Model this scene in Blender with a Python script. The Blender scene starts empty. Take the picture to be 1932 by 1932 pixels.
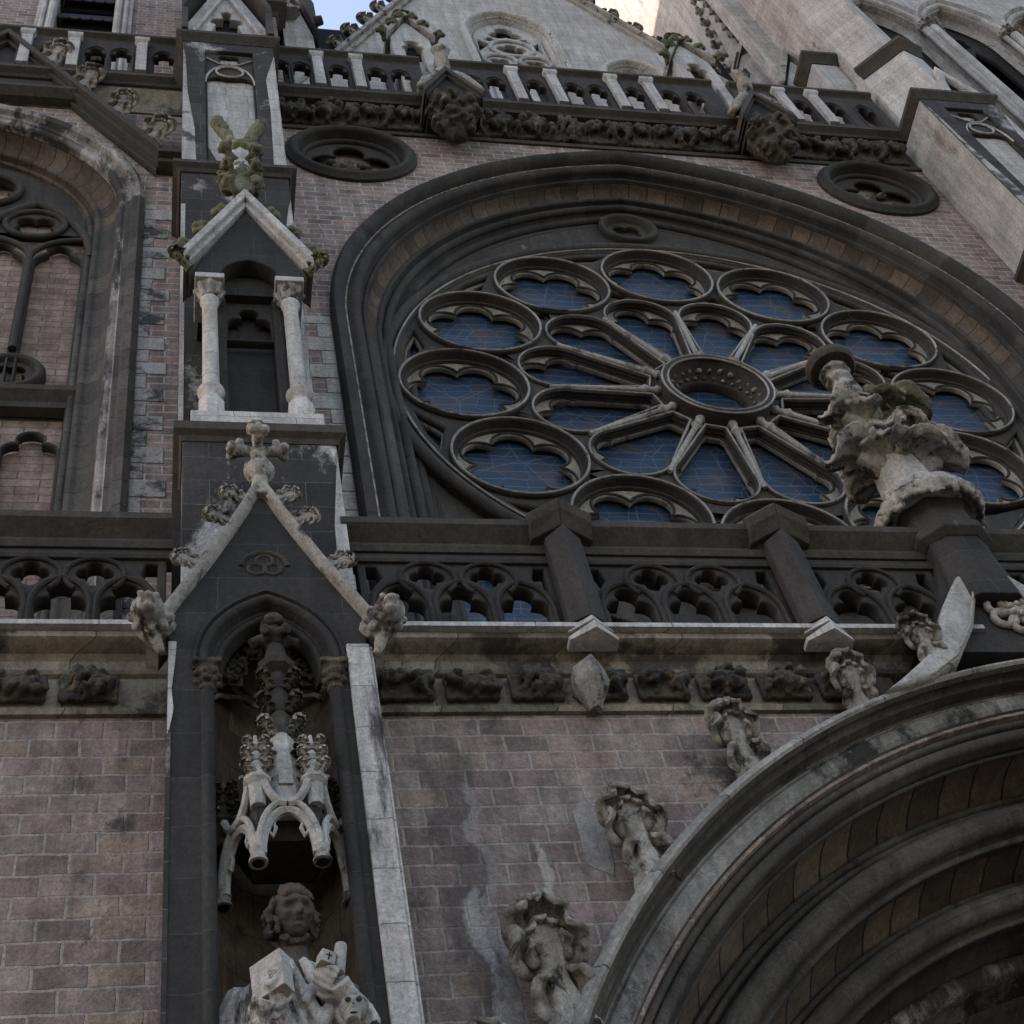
import bpy, math, random
from math import sin, cos, pi, radians, sqrt, acos, atan2, hypot
from mathutils import Vector, Matrix, noise
random.seed(11)
SC = bpy.context.scene
COL = SC.collection
# ------------------------------------------------------------------ camera
CAMX = Vector((0.97809189, -0.13418451, -0.15915644))      # image right, in world axes
CAMD = Vector((0.01969267, 0.82074822, -0.57095057))       # image down
CAMF = Vector((0.20724009, 0.55530791, 0.80540963))        # view direction
FPX = 3041.35                                              # focal length for a 1932 px wide picture
cam_d = bpy.data.cameras.new('camera'); cam = bpy.data.objects.new('camera', cam_d); COL.objects.link(cam)
_m = Matrix((CAMX, -CAMD, -CAMF)).transposed().to_4x4()
cam.matrix_world = _m
cam_d.sensor_width = 36; cam_d.lens = 36*FPX/1932; cam_d.clip_start = .05; cam_d.clip_end = 3000
SC.camera = cam
# ------------------------------------------------------------------ light
SUN_EL, SUN_AZ = 36, -74         # azimuth measured from +Y towards +X : behind the church, to the left
W = bpy.data.worlds.new('World'); SC.world = W; W.use_nodes = True
nt = W.node_tree; nt.nodes.clear()
sky = nt.nodes.new('ShaderNodeTexSky'); sky.sky_type = 'NISHITA'; sky.sun_disc = False
sky.sun_elevation = radians(SUN_EL); sky.sun_rotation = radians(SUN_AZ); sky.air_density = 1.0; sky.dust_density = 1.4; sky.ozone_density = 1.0
bg = nt.nodes.new('ShaderNodeBackground'); bg.inputs['Strength'].default_value = .15
out = nt.nodes.new('ShaderNodeOutputWorld'); wb = nt.nodes.new('ShaderNodeMix'); wb.data_type = 'RGBA'; wb.blend_type = 'MULTIPLY'; wb.inputs['Factor'].default_value = 1; wb.inputs['B'].default_value = (1.17, 1.0, .85, 1)
nt.links.new(sky.outputs[0], wb.inputs['A']); nt.links.new(wb.outputs['Result'], bg.inputs[0]); nt.links.new(bg.outputs[0], out.inputs[0])
sl = bpy.data.lights.new('sun', 'SUN'); sl.energy = 2.5; sl.angle = radians(.5); sl.color = (1, .9, .76)
so = bpy.data.objects.new('sun', sl); COL.objects.link(so)
sd = Vector((sin(radians(SUN_AZ))*cos(radians(SUN_EL)), cos(radians(SUN_AZ))*cos(radians(SUN_EL)), sin(radians(SUN_EL))))
so.rotation_euler = sd.to_track_quat('Z', 'Y').to_euler()
SC.view_settings.view_transform = 'Standard'; SC.view_settings.look = 'None'; SC.view_settings.exposure = 1.75; SC.view_settings.gamma = 1
SC.render.engine = 'CYCLES'
SC.render.resolution_x = SC.render.resolution_y = 1024

# ------------------------------------------------------------------ helpers
def ray(px, py):
    return CAMX*(px-966)+CAMD*(py-966)+CAMF*FPX
def P(px, py, Y):
    w = ray(px, py); return w*(Y/w.y)
def PX(px, py, Y): return P(px, py, Y).x
def PZ(px, py, Y): return P(px, py, Y).z
def Q(Y, *pts): return [(P(a, b, Y).x, P(a, b, Y).z) for a, b in pts]

class MB:
    def __init__(s): s.v = []; s.f = []; s.uv = None
    def add(s, vs, fs):
        o = len(s.v); s.v += [tuple(v) for v in vs]; s.f += [tuple(i+o for i in f) for f in fs]; return s
    def box(s, x0, x1, y0, y1, z0, z1):
        return s.add([(x0,y0,z0),(x1,y0,z0),(x1,y1,z0),(x0,y1,z0),(x0,y0,z1),(x1,y0,z1),(x1,y1,z1),(x0,y1,z1)],
              [(0,3,2,1),(4,5,6,7),(0,1,5,4),(1,2,6,5),(2,3,7,6),(3,0,4,7)])
    def prism(s, poly, y0, y1):      # poly in x,z, counter-clockwise seen from -Y
        n = len(poly)
        a = sum(poly[i][0]*poly[(i+1) % n][1]-poly[(i+1) % n][0]*poly[i][1] for i in range(n))
        if a < 0: poly = poly[::-1]
        vs = [(x, y0, z) for x, z in poly]+[(x, y1, z) for x, z in poly]
        fs = [tuple(range(n)), tuple(range(2*n-1, n-1, -1))]
        fs += [(i, i+n, (i+1) % n+n, (i+1) % n) for i in range(n)]
        return s.add(vs, fs)
    def loft(s, rings, closed_u=True, closed_v=False, cap=True):
        n = len(rings[0]); m = len(rings); vs = [p for r in rings for p in r]; fs = []
        for j in range(m if closed_v else m-1):
            j2 = (j+1) % m
            for i in range(n if closed_u else n-1):
                i2 = (i+1) % n
                fs.append((j*n+i, j*n+i2, j2*n+i2, j2*n+i))
        if cap and closed_u and not closed_v:
            fs.append(tuple(range(n-1, -1, -1))); fs.append(tuple((m-1)*n+i for i in range(n)))
        return s.add(vs, fs)
    def tube(s, pts, rad, n=8, cap=True, closed=False):
        pts = [Vector(p) for p in pts]; m = len(pts); rings = []
        if not hasattr(rad, '__len__'): rad = [rad]*m
        up = None
        for k in range(m):
            if closed: t = pts[(k+1) % m]-pts[k-1]
            else: t = pts[min(k+1, m-1)]-pts[max(k-1, 0)]
            if t.length < 1e-9: t = Vector((0, 0, 1))
            t.normalize()
            if up is None:
                up = Vector((0, 1, 0)) if abs(t.y) < .9 else Vector((1, 0, 0))
            a = up-t*up.dot(t)
            if a.length < 1e-6: a = t.orthogonal()
            a.normalize(); b = t.cross(a); up = a
            rings.append([pts[k]+(a*cos(2*pi*i/n)+b*sin(2*pi*i/n))*rad[k] for i in range(n)])
        return s.loft(rings, True, closed, cap)
    def lathe(s, prof, c, n=20, axis='z'):     # prof (r, h) ; c centre
        rings = []
        for r, h in prof:
            rg = []
            for i in range(n):
                a = 2*pi*i/n
                if axis == 'z': rg.append((c[0]+r*cos(a), c[1]+r*sin(a), c[2]+h))
                else: rg.append((c[0]+r*cos(a), c[1]+h, c[2]+r*sin(a)))
            rings.append(rg)
        return s.loft(rings)
    def ball(s, c, r, n=8, m=6, jit=0):
        if not hasattr(r, '__len__'): r = (r, r, r)
        rings = []
        for j in range(m+1):
            t = -pi/2+pi*j/m; t = max(min(t, pi/2-.08), -pi/2+.08)
            rings.append([(c[0]+r[0]*cos(t)*cos(2*pi*i/n), c[1]+r[1]*cos(t)*sin(2*pi*i/n), c[2]+r[2]*sin(t)) for i in range(n)])
        return s.loft(rings)
    def merge(s, other, M=None):
        vs = other.v if M is None else [tuple(M @ Vector(v)) for v in other.v]
        return s.add(vs, other.f)
    def xf(s, M):
        s.v = [tuple(M @ Vector(v)) for v in s.v]; return s
    def mesh(s, name='m'):
        me = bpy.data.meshes.new(name); me.from_pydata(s.v, [], s.f)
        if s.uv:
            l = me.uv_layers.new(name='uv')
            for lp in me.loops: l.data[lp.index].uv = s.uv.get(lp.vertex_index, (0, 0))
        me.update(); return me

def evaluated(me, setup):
    o = bpy.data.objects.new('tmp', me); COL.objects.link(o); setup(o)
    dg = bpy.context.evaluated_depsgraph_get(); dg.update()
    r = bpy.data.meshes.new_from_object(o.evaluated_get(dg)); bpy.data.objects.remove(o); return r
def carved(mb, voxel=.02, rough=.01, fr=14, smooth=2):
    """melt a pile of rough shapes into one carved stone surface"""
    me = mb.mesh('c')
    def st(o):
        m = o.modifiers.new('r', 'REMESH'); m.mode = 'VOXEL'; m.voxel_size = voxel
        if smooth:
            k = o.modifiers.new('s', 'SMOOTH'); k.factor = .5; k.iterations = smooth
    r = evaluated(me, st)
    q = MB(); nrm = [v.normal.copy() for v in r.vertices]
    q.v = []
    for v, n in zip(r.vertices, nrm):
        d = noise.fractal(v.co*fr, 1.0, 2.0, 3)*rough
        q.v.append(tuple(v.co+n*d))
    q.f = [tuple(p.vertices) for p in r.polygons]
    bpy.data.meshes.remove(r); return q

ROOT = {}
def empty(name, loc, label, cat, group=None):
    o = bpy.data.objects.new(name, None); COL.objects.link(o); o.location = loc; o.empty_display_size = .2
    o['label'] = label; o['category'] = cat
    if group: o['group'] = group
    ROOT[o.name] = Vector(loc); return o
def tag(o, label, cat, group=None):
    o['label'] = label; o['category'] = cat
    if group: o['group'] = group
    return o
def build(mb, name, mat, parent=None, smooth=40, bevel=0, label=None, orig=None):
    """link as one object; mesh data are in world axes and get shifted to the root's origin"""
    base = Vector((0, 0, 0))
    if parent is not None:
        r = parent
        while r.parent: r = r.parent
        base = ROOT.get(r.name, Vector((0, 0, 0)))
    if orig is not None: base = Vector(orig)
    if isinstance(mb, MB):
        me = mb.mesh(name)
    else: me = mb
    if base.length: me.transform(Matrix.Translation(-base))
    o = bpy.data.objects.new(name, me); COL.objects.link(o)
    if parent is not None: o.parent = parent
    me.materials.clear(); me.materials.append(mat)
    if smooth:
        me.polygons.foreach_set('use_smooth', [True]*len(me.polygons))
        try: me.set_sharp_from_angle(angle=radians(smooth))
        except Exception: pass
    if bevel:
        b = o.modifiers.new('bevel', 'BEVEL'); b.width = bevel; b.segments = 2; b.limit_method = 'ANGLE'; b.angle_limit = radians(35); b.harden_normals = False
    if label: o['label'] = label
    return o

def plate(outers, holes, y0, y1, bevel=.02, res=1):
    """flat stone slab in the x-z plane with holes, front y0, back y1, chamfered edges"""
    cu = bpy.data.curves.new('c', 'CURVE'); cu.dimensions = '2D'; cu.fill_mode = 'BOTH'
    for loop in outers+holes:
        sp = cu.splines.new('POLY'); sp.points.add(len(loop)-1)
        for p, (x, z) in zip(sp.points, loop): p.co = (x, z, 0, 1)
        sp.use_cyclic_u = True
    cu.extrude = max((y1-y0)/2-bevel, .001); cu.bevel_depth = bevel; cu.bevel_resolution = res; cu.offset = -bevel
    o = bpy.data.objects.new('tmp', cu); COL.objects.link(o)
    dg = bpy.context.evaluated_depsgraph_get(); dg.update()
    me = bpy.data.meshes.new_from_object(o.evaluated_get(dg)); bpy.data.objects.remove(o); bpy.data.curves.remove(cu)
    ym = (y0+y1)/2
    q = MB(); q.v = [(v.co.x, ym-v.co.z, v.co.y) for v in me.vertices]; q.f = [tuple(p.vertices) for p in me.polygons]
    bpy.data.meshes.remove(me); return q

def foil(c, circles, polys=(), n=120):
    """outline of a union of circles / convex polygons, star-shaped about c"""
    out = []
    for k in range(n):
        a = 2*pi*k/n; dx, dz = cos(a), sin(a); best = 0
        for (x, z, r) in circles:
            ex, ez = x-c[0], z-c[1]; b = ex*dx+ez*dz; d2 = ex*ex+ez*ez-b*b
            if d2 < r*r:
                t = b+sqrt(r*r-d2)
                if t > best: best = t
        for poly in polys:
            m = len(poly)
            for i in range(m):
                ax, az = poly[i][0]-c[0], poly[i][1]-c[1]; bx, bz = poly[(i+1) % m][0]-c[0], poly[(i+1) % m][1]-c[1]
                ux, uz = bx-ax, bz-az; den = dx*uz-dz*ux
                if abs(den) < 1e-9: continue
                t = (ax*uz-az*ux)/den; s = (ax*dz-az*dx)/den
                if t > 0 and -1e-6 <= s <= 1+1e-6 and t > best: best = t
        if best > 0: out.append((c[0]+dx*best, c[1]+dz*best))
    return out
def nfoil(c, n, d, r, a0=90, samples=96):
    return foil(c, [(c[0]+d*cos(radians(a0)+2*pi*k/n), c[1]+d*sin(radians(a0)+2*pi*k/n), r) for k in range(n)], n=samples)
def circ(c, r, n=48): return [(c[0]+r*cos(2*pi*k/n), c[1]+r*sin(2*pi*k/n)) for k in range(n)]

def roll(rc, yc, rad, a0, a1, n=6):
    """points of a round moulding in (r, Y); angle 0 = outward (+r), 90 = to the viewer (-Y), 180 = inward"""
    return [(rc+rad*cos(radians(a0+(a1-a0)*k/n)), yc-rad*sin(radians(a0+(a1-a0)*k/n))) for k in range(n+1)]
def hollow(p, q, bulge=.3, n=5):
    (r0, y0), (r1, y1) = p, q; dx, dy = r1-r0, y1-y0
    nx, ny = -dy, dx
    if ny < 0: nx, ny = -nx, -ny       # bulge away from the viewer
    return [(r0+dx*t+nx*bulge*4*t*(1-t)*.5, y0+dy*t+ny*bulge*4*t*(1-t)*.5) for t in [k/n for k in range(n+1)]]

def arch_sweep(axis, zs, off, prof, zb, n=28, sides=(1, 1), mb=None, nj=6, rot=None, part='all'):
    """pointed arch moulding; prof is [(r, Y)], outer first"""
    mb = mb or MB(); stations = []
    if sides[0]:
        for k in range(nj): z = zb+(zs-zb)*k/nj; stations.append(('j', 1, z))
        for k in range(n+1): stations.append(('a', 1, k/n))
    if sides[1]:
        for k in range(0 if sides[0] == 0 else 1, n+1): stations.append(('a', -1, 1-k/n))
        for k in range(nj): z = zs+(zb-zs)*(k+1)/nj; stations.append(('j', -1, z))
    if part == 'jamb':
        for sgn in (1, -1): arch_sweep(axis, zs, off, prof, zb, n, (1, 0) if sgn > 0 else (0, 1), mb, nj, rot, 'one_jamb')
        return mb
    if part == 'one_jamb': stations = [s_ for s_ in stations if s_[0] == 'j' or (s_[0] == 'a' and s_[2] == 0)]
    if part == 'arc': stations = [s_ for s_ in stations if s_[0] == 'a']
    o = len(mb.v); m = len(prof); ul = 0; last = None
    if mb.uv is None: mb.uv = {}
    vl = [0]
    for i in range(1, m): vl.append(vl[-1]+hypot(prof[i][0]-prof[i-1][0], prof[i][1]-prof[i-1][1]))
    for st in stations:
        pts = []
        for r, y in prof:
            if st[0] == 'j': x = off-r; z = st[2]
            else:
                th = pi-st[2]*acos(max(-1, min(1, off/r))); x = off+r*cos(th); z = zs+r*sin(th)
            pts.append((axis+st[1]*x, y, z))
        if last is not None: ul += (Vector(pts[0])-Vector(last)).length
        last = pts[0]
        for i, p in enumerate(pts): mb.uv[len(mb.v)] = (ul, vl[i]); mb.v.append(p)
    for j in range(len(stations)-1):
        for i in range(m-1):
            a = o+j*m+i; mb.f.append((a, a+m, a+m+1, a+1))
    return mb
def ring_sweep(c, prof, n=48, a0=0, a1=360, mb=None, closed=True):
    mb = mb or MB(); o = len(mb.v); m = len(prof); full = abs(a1-a0) >= 360
    if mb.uv is None: mb.uv = {}
    cnt = n if full else n+1
    for k in range(cnt):
        a = radians(a0+(a1-a0)*k/n)
        for i, (r, y) in enumerate(prof):
            mb.uv[len(mb.v)] = (prof[0][0]*a, i*.1); mb.v.append((c[0]+r*cos(a), y, c[1]+r*sin(a)))
    for j in range(n):
        j2 = (j+1) % cnt if full else j+1
        for i in range(m-1): mb.f.append((o+j*m+i, o+j*m+i+1, o+j2*m+i+1, o+j2*m+i))
        if closed: mb.f.append((o+j*m+m-1, o+j*m, o+j2*m, o+j2*m+m-1))
    if closed and not full:
        mb.f.append(tuple(o+i for i in range(m-1, -1, -1))); mb.f.append(tuple(o+n*m+i for i in range(m)))
    return mb
def course(path, prof, mb=None):
    """moulding along a plan polyline [(x,y)]; prof [(out, z)], out = towards the right-hand side seen walking (viewer side when walking +X)"""
    mb = mb or MB(); m = len(path); rings = []
    for k, (x, y) in enumerate(path):
        def nrm(a, b):
            dx, dy = b[0]-a[0], b[1]-a[1]; l = hypot(dx, dy); return (dy/l, -dx/l)
        n1 = nrm(path[k-1], path[k]) if k else None; n2 = nrm(path[k], path[k+1]) if k < m-1 else None
        if n1 is None: nx, ny = n2
        elif n2 is None: nx, ny = n1
        else:
            sx, sy = n1[0]+n2[0], n1[1]+n2[1]; d = 1+n1[0]*n2[0]+n1[1]*n2[1]; nx, ny = sx/d, sy/d
        rings.append([(x+nx*o_, y+ny*o_, z) for o_, z in prof])
    return mb.loft(rings)

# ------------------------------------------------------------------ materials
MATS = {}
def N(t, k, **kw):
    n = t.nodes.new(k)
    for a, b in kw.items():
        if a.startswith('i_'): n.inputs[a[2:].replace('_', ' ')].default_value = b
        else: setattr(n, a, b)
    return n
def stone(name, c1, c2, soot=None, wash=None, moss=0, blocks=None, rough=.9, bump=.5, fine=22, seed=0, tints=None, gloss=.3, streak=1.0, drips=()):
    """soot / wash = (colour, coverage 0..1, scale, vertical stretch)"""
    m = bpy.data.materials.new(name); m.use_nodes = True; t = m.node_tree; t.nodes.clear(); L = t.links.new
    o = N(t, 'ShaderNodeOutputMaterial'); b = N(t, 'ShaderNodeBsdfPrincipled'); b.inputs['Roughness'].default_value = rough
    b.inputs['Specular IOR Level'].default_value = gloss
    L(b.outputs[0], o.inputs[0])
    g = N(t, 'ShaderNodeNewGeometry'); off = N(t, 'ShaderNodeVectorMath', operation='ADD'); L(g.outputs['Position'], off.inputs[0]); off.inputs[1].default_value = (seed*3.1, seed*1.7, seed*2.3)
    pos = off.outputs[0]
    n1 = N(t, 'ShaderNodeTexNoise', i_Scale=1.3, i_Detail=8.0, i_Roughness=.65); L(pos, n1.inputs['Vector'])
    r1 = N(t, 'ShaderNodeMapRange'); r1.inputs['From Min'].default_value = .35; r1.inputs['From Max'].default_value = .65; L(n1.outputs[0], r1.inputs[0])
    mix = N(t, 'ShaderNodeMix', data_type='RGBA'); mix.inputs['A'].default_value = (*c1, 1); mix.inputs['B'].default_value = (*c2, 1); L(r1.outputs[0], mix.inputs['Factor'])
    col = mix.outputs['Result']; hgt = None
    nf = N(t, 'ShaderNodeTexNoise', i_Scale=float(fine), i_Detail=6.0, i_Roughness=.7); L(pos, nf.inputs['Vector'])
    if blocks:
        kind, bw, bh, mcol, ms = blocks[:5]
        if kind == 'xz':
            sp = N(t, 'ShaderNodeSeparateXYZ'); L(g.outputs['Position'], sp.inputs[0]); 
            s2 = N(t, 'ShaderNodeMath', operation='ADD'); L(sp.outputs['X'], s2.inputs[0]); L(sp.outputs['Y'], s2.inputs[1])
            cb = N(t, 'ShaderNodeCombineXYZ'); L(s2.outputs[0], cb.inputs['X']); L(sp.outputs['Z'], cb.inputs['Y']); vec = cb.outputs[0]
        else:
            uv = N(t, 'ShaderNodeUVMap'); vec = uv.outputs[0]
        nd = N(t, 'ShaderNodeTexNoise', i_Scale=6.0, i_Detail=3.0); L(pos, nd.inputs['Vector'])
        sb = N(t, 'ShaderNodeVectorMath', operation='SUBTRACT'); L(nd.outputs['Color'], sb.inputs[0]); sb.inputs[1].default_value = (.5, .5, .5)
        sc = N(t, 'ShaderNodeVectorMath', operation='SCALE'); L(sb.outputs[0], sc.inputs[0]); sc.inputs['Scale'].default_value = min(bh, .3)*.16
        ad = N(t, 'ShaderNodeVectorMath', operation='ADD'); L(vec, ad.inputs[0]); L(sc.outputs[0], ad.inputs[1])
        br = N(t, 'ShaderNodeTexBrick', offset=.5, squash=1.0); L(ad.outputs[0], br.inputs['Vector'])
        br.inputs['Scale'].default_value = 1; br.inputs['Brick Width'].default_value = bw; br.inputs['Row Height'].default_value = bh
        br.inputs['Mortar Size'].default_value = ms; br.inputs['Mortar Smooth'].default_value = .3; br.inputs['Bias'].default_value = 0
        br.inputs['Color1'].default_value = (0, 0, 0, 1); br.inputs['Color2'].default_value = (1, 1, 1, 1); br.inputs['Mortar'].default_value = (.5, .5, .5, 1)
        if tints:
            rx = N(t, 'ShaderNodeMapRange'); rx.inputs['From Min'].default_value = .12; rx.inputs['From Max'].default_value = .88; L(br.outputs['Color'], rx.inputs[0])
            rp = N(t, 'ShaderNodeValToRGB'); rp.color_ramp.interpolation = 'LINEAR'
            el = rp.color_ramp.elements
            while len(el) < len(tints): el.new(.5)
            for i, c in enumerate(tints): el[i].position = i/(len(tints)-1); el[i].color = (*c, 1)
            L(rx.outputs[0], rp.inputs[0])
            mt = N(t, 'ShaderNodeMix', data_type='RGBA'); mt.inputs['Factor'].default_value = .8; L(col, mt.inputs['A']); L(rp.outputs[0], mt.inputs['B']); col = mt.outputs['Result']
            # cloudy change of tone inside each brick
            nb = N(t, 'ShaderNodeTexNoise', i_Scale=5.0, i_Detail=5.0); L(pos, nb.inputs['Vector'])
            rb = N(t, 'ShaderNodeMapRange'); rb.inputs['From Min'].default_value = .3; rb.inputs['From Max'].default_value = .7; rb.inputs['To Min'].default_value = .72; rb.inputs['To Max'].default_value = 1.3; L(nb.outputs[0], rb.inputs[0])
            mm = N(t, 'ShaderNodeVectorMath', operation='SCALE'); L(col, mm.inputs[0]); L(rb.outputs[0], mm.inputs['Scale']); col = mm.outputs[0]
        else:
            rv = N(t, 'ShaderNodeMapRange'); bv = .10 if c1[0] > .28 else .32; rv.inputs['To Min'].default_value = 1-bv; rv.inputs['To Max'].default_value = 1+bv; L(br.outputs['Color'], rv.inputs[0])
            mm = N(t, 'ShaderNodeVectorMath', operation='SCALE'); L(col, mm.inputs[0]); L(rv.outputs[0], mm.inputs['Scale']); col = mm.outputs[0]
        mo = N(t, 'ShaderNodeMix', data_type='RGBA'); mo.inputs['B'].default_value = (*mcol, 1); L(br.outputs['Fac'], mo.inputs['Factor']); L(col, mo.inputs['A']); col = mo.outputs['Result']
        hgt = br.outputs['Fac']
    def mask(cov, scale, stretch, sd):
        mp = N(t, 'ShaderNodeMapping'); mp.inputs['Scale'].default_value = (1, 1, 1/stretch); mp.inputs['Location'].default_value = (sd*7.7, sd*3.3, sd*5.1); L(pos, mp.inputs[0])
        nn = N(t, 'ShaderNodeTexNoise', i_Scale=float(scale), i_Detail=9.0, i_Roughness=.72, i_Distortion=.25); L(mp.outputs[0], nn.inputs['Vector'])
        c = .5+(.5-cov)*.55
        rr = N(t, 'ShaderNodeMapRange'); rr.inputs['From Min'].default_value = c-.035; rr.inputs['From Max'].default_value = c+.045; L(nn.outputs[0], rr.inputs[0]); return rr.outputs[0]
    for sd_, lay in ((1, wash), (2, soot)):
        if lay:
            c, cov, s_, st = lay; k = mask(cov, s_, st, sd_)
            mx = N(t, 'ShaderNodeMix', data_type='RGBA'); mx.inputs['B'].default_value = (*c, 1); L(col, mx.inputs['A'])
            q = N(t, 'ShaderNodeMath', operation='MULTIPLY'); L(k, q.inputs[0]); q.inputs[1].default_value = .93; L(q.outputs[0], mx.inputs['Factor']); col = mx.outputs['Result']
    if moss:
        k = mask(moss, 3.0, 1, 5); mx = N(t, 'ShaderNodeMix', data_type='RGBA'); mx.inputs['B'].default_value = (.075, .08, .03, 1); L(col, mx.inputs['A'])
        q = N(t, 'ShaderNodeMath', operation='MULTIPLY'); L(k, q.inputs[0]); q.inputs[1].default_value = .75; L(q.outputs[0], mx.inputs['Factor']); col = mx.outputs['Result']
    for (dx, z0, z1, wd, dc, amt) in drips:      # runs of lime or soot down the wall
        sp = N(t, 'ShaderNodeSeparateXYZ'); L(g.outputs['Position'], sp.inputs[0])
        nw = N(t, 'ShaderNodeTexNoise', i_Scale=1.6, i_Detail=4.0); mpw = N(t, 'ShaderNodeMapping'); mpw.inputs['Scale'].default_value = (.3, .3, 1.2); L(pos, mpw.inputs[0]); L(mpw.outputs[0], nw.inputs['Vector'])
        a1 = N(t, 'ShaderNodeMath', operation='MULTIPLY_ADD'); L(nw.outputs[0], a1.inputs[0]); a1.inputs[1].default_value = .55; L(sp.outputs['X'], a1.inputs[2])
        a2 = N(t, 'ShaderNodeMath', operation='SUBTRACT'); L(a1.outputs[0], a2.inputs[0]); a2.inputs[1].default_value = dx+.275
        a3 = N(t, 'ShaderNodeMath', operation='ABSOLUTE'); L(a2.outputs[0], a3.inputs[0])
        m1 = N(t, 'ShaderNodeMapRange'); m1.inputs['From Min'].default_value = wd; m1.inputs['From Max'].default_value = 0; L(a3.outputs[0], m1.inputs[0])
        m2 = N(t, 'ShaderNodeMapRange'); m2.inputs['From Min'].default_value = z0-.3; m2.inputs['From Max'].default_value = z0+.3; L(sp.outputs['Z'], m2.inputs[0])
        m3 = N(t, 'ShaderNodeMapRange'); m3.inputs['From Min'].default_value = z1+.2; m3.inputs['From Max'].default_value = z1-.2; L(sp.outputs['Z'], m3.inputs[0])
        p1 = N(t, 'ShaderNodeMath', operation='MULTIPLY'); L(m1.outputs[0], p1.inputs[0]); L(m2.outputs[0], p1.inputs[1])
        p2 = N(t, 'ShaderNodeMath', operation='MULTIPLY'); L(p1.outputs[0], p2.inputs[0]); L(m3.outputs[0], p2.inputs[1])
        nz = N(t, 'ShaderNodeTexNoise', i_Scale=9.0, i_Detail=8.0, i_Roughness=.75); mz = N(t, 'ShaderNodeMapping'); mz.inputs['Scale'].default_value = (1, 1, .3); L(pos, mz.inputs[0]); L(mz.outputs[0], nz.inputs['Vector'])
        a4 = N(t, 'ShaderNodeMath', operation='ADD'); L(p2.outputs[0], a4.inputs[0]); L(nz.outputs[0], a4.inputs[1])
        m4 = N(t, 'ShaderNodeMapRange'); m4.inputs['From Min'].default_value = .93; m4.inputs['From Max'].default_value = 1.16; m4.inputs['To Max'].default_value = amt; L(a4.outputs[0], m4.inputs[0])
        mxd = N(t, 'ShaderNodeMix', data_type='RGBA'); mxd.inputs['B'].default_value = (*dc, 1); L(col, mxd.inputs['A']); L(m4.outputs[0], mxd.inputs['Factor']); col = mxd.outputs['Result']
    # rain streaks and pitted grain
    mp = N(t, 'ShaderNodeMapping'); mp.inputs['Scale'].default_value = (1, 1, .10); L(pos, mp.inputs[0])
    ns = N(t, 'ShaderNodeTexNoise', i_Scale=7.0, i_Detail=6.0, i_Roughness=.75); L(mp.outputs[0], ns.inputs['Vector'])
    rs = N(t, 'ShaderNodeMapRange'); rs.inputs['From Min'].default_value = .35; rs.inputs['From Max'].default_value = .65; rs.inputs['To Min'].default_value = 1-.26*streak; rs.inputs['To Max'].default_value = 1+.20*streak; L(ns.outputs[0], rs.inputs[0])
    ks = N(t, 'ShaderNodeVectorMath', operation='SCALE'); L(col, ks.inputs[0]); L(rs.outputs[0], ks.inputs['Scale']); col = ks.outputs[0]
    nq = N(t, 'ShaderNodeTexNoise', i_Scale=70.0, i_Detail=3.0, i_Roughness=.8); L(pos, nq.inputs['Vector'])
    rq = N(t, 'ShaderNodeMapRange'); rq.inputs['From Min'].default_value = .32; rq.inputs['From Max'].default_value = .6; rq.inputs['To Min'].default_value = .70; rq.inputs['To Max'].default_value = 1.12; L(nq.outputs[0], rq.inputs[0])
    kq = N(t, 'ShaderNodeVectorMath', operation='SCALE'); L(col, kq.inputs[0]); L(rq.outputs[0], kq.inputs['Scale']); col = kq.outputs[0]
    rf = N(t, 'ShaderNodeMapRange'); rf.inputs['From Min'].default_value = .3; rf.inputs['From Max'].default_value = .7; rf.inputs['To Min'].default_value = .72; rf.inputs['To Max'].default_value = 1.28; L(nf.outputs[0], rf.inputs[0])
    ml = N(t, 'ShaderNodeVectorMath', operation='SCALE'); L(col, ml.inputs[0]); L(rf.outputs[0], ml.inputs['Scale']); L(ml.outputs[0], b.inputs['Base Color'])
    bp = N(t, 'ShaderNodeBump', i_Strength=bump, i_Distance=.02)
    if hgt:
        h1 = N(t, 'ShaderNodeMath', operation='MULTIPLY'); L(hgt, h1.inputs[0]); h1.inputs[1].default_value = -.9
        h2 = N(t, 'ShaderNodeMath', operation='ADD'); L(h1.outputs[0], h2.inputs[0]); L(nf.outputs[0], h2.inputs[1])
        n5 = N(t, 'ShaderNodeTexNoise', i_Scale=7.0, i_Detail=4.0); L(pos, n5.inputs['Vector'])
        h3 = N(t, 'ShaderNodeMath', operation='ADD'); L(h2.outputs[0], h3.inputs[0]); L(n5.outputs[0], h3.inputs[1]); L(h3.outputs[0], bp.inputs['Height'])
    else:
        n5 = N(t, 'ShaderNodeTexNoise', i_Scale=5.0, i_Detail=5.0); L(pos, n5.inputs['Vector'])
        h3 = N(t, 'ShaderNodeMath', operation='ADD'); L(nf.outputs[0], h3.inputs[0]); L(n5.outputs[0], h3.inputs[1]); L(h3.outputs[0], bp.inputs['Height'])
    L(bp.outputs[0], b.inputs['Normal'])
    return m
BLACK = (.019, .0165, .0155); PALE = (.36, .34, .33); TAN = (.17, .125, .08)
MJ = (.30, .27, .24); DJ = (.05, .045, .04)
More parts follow.
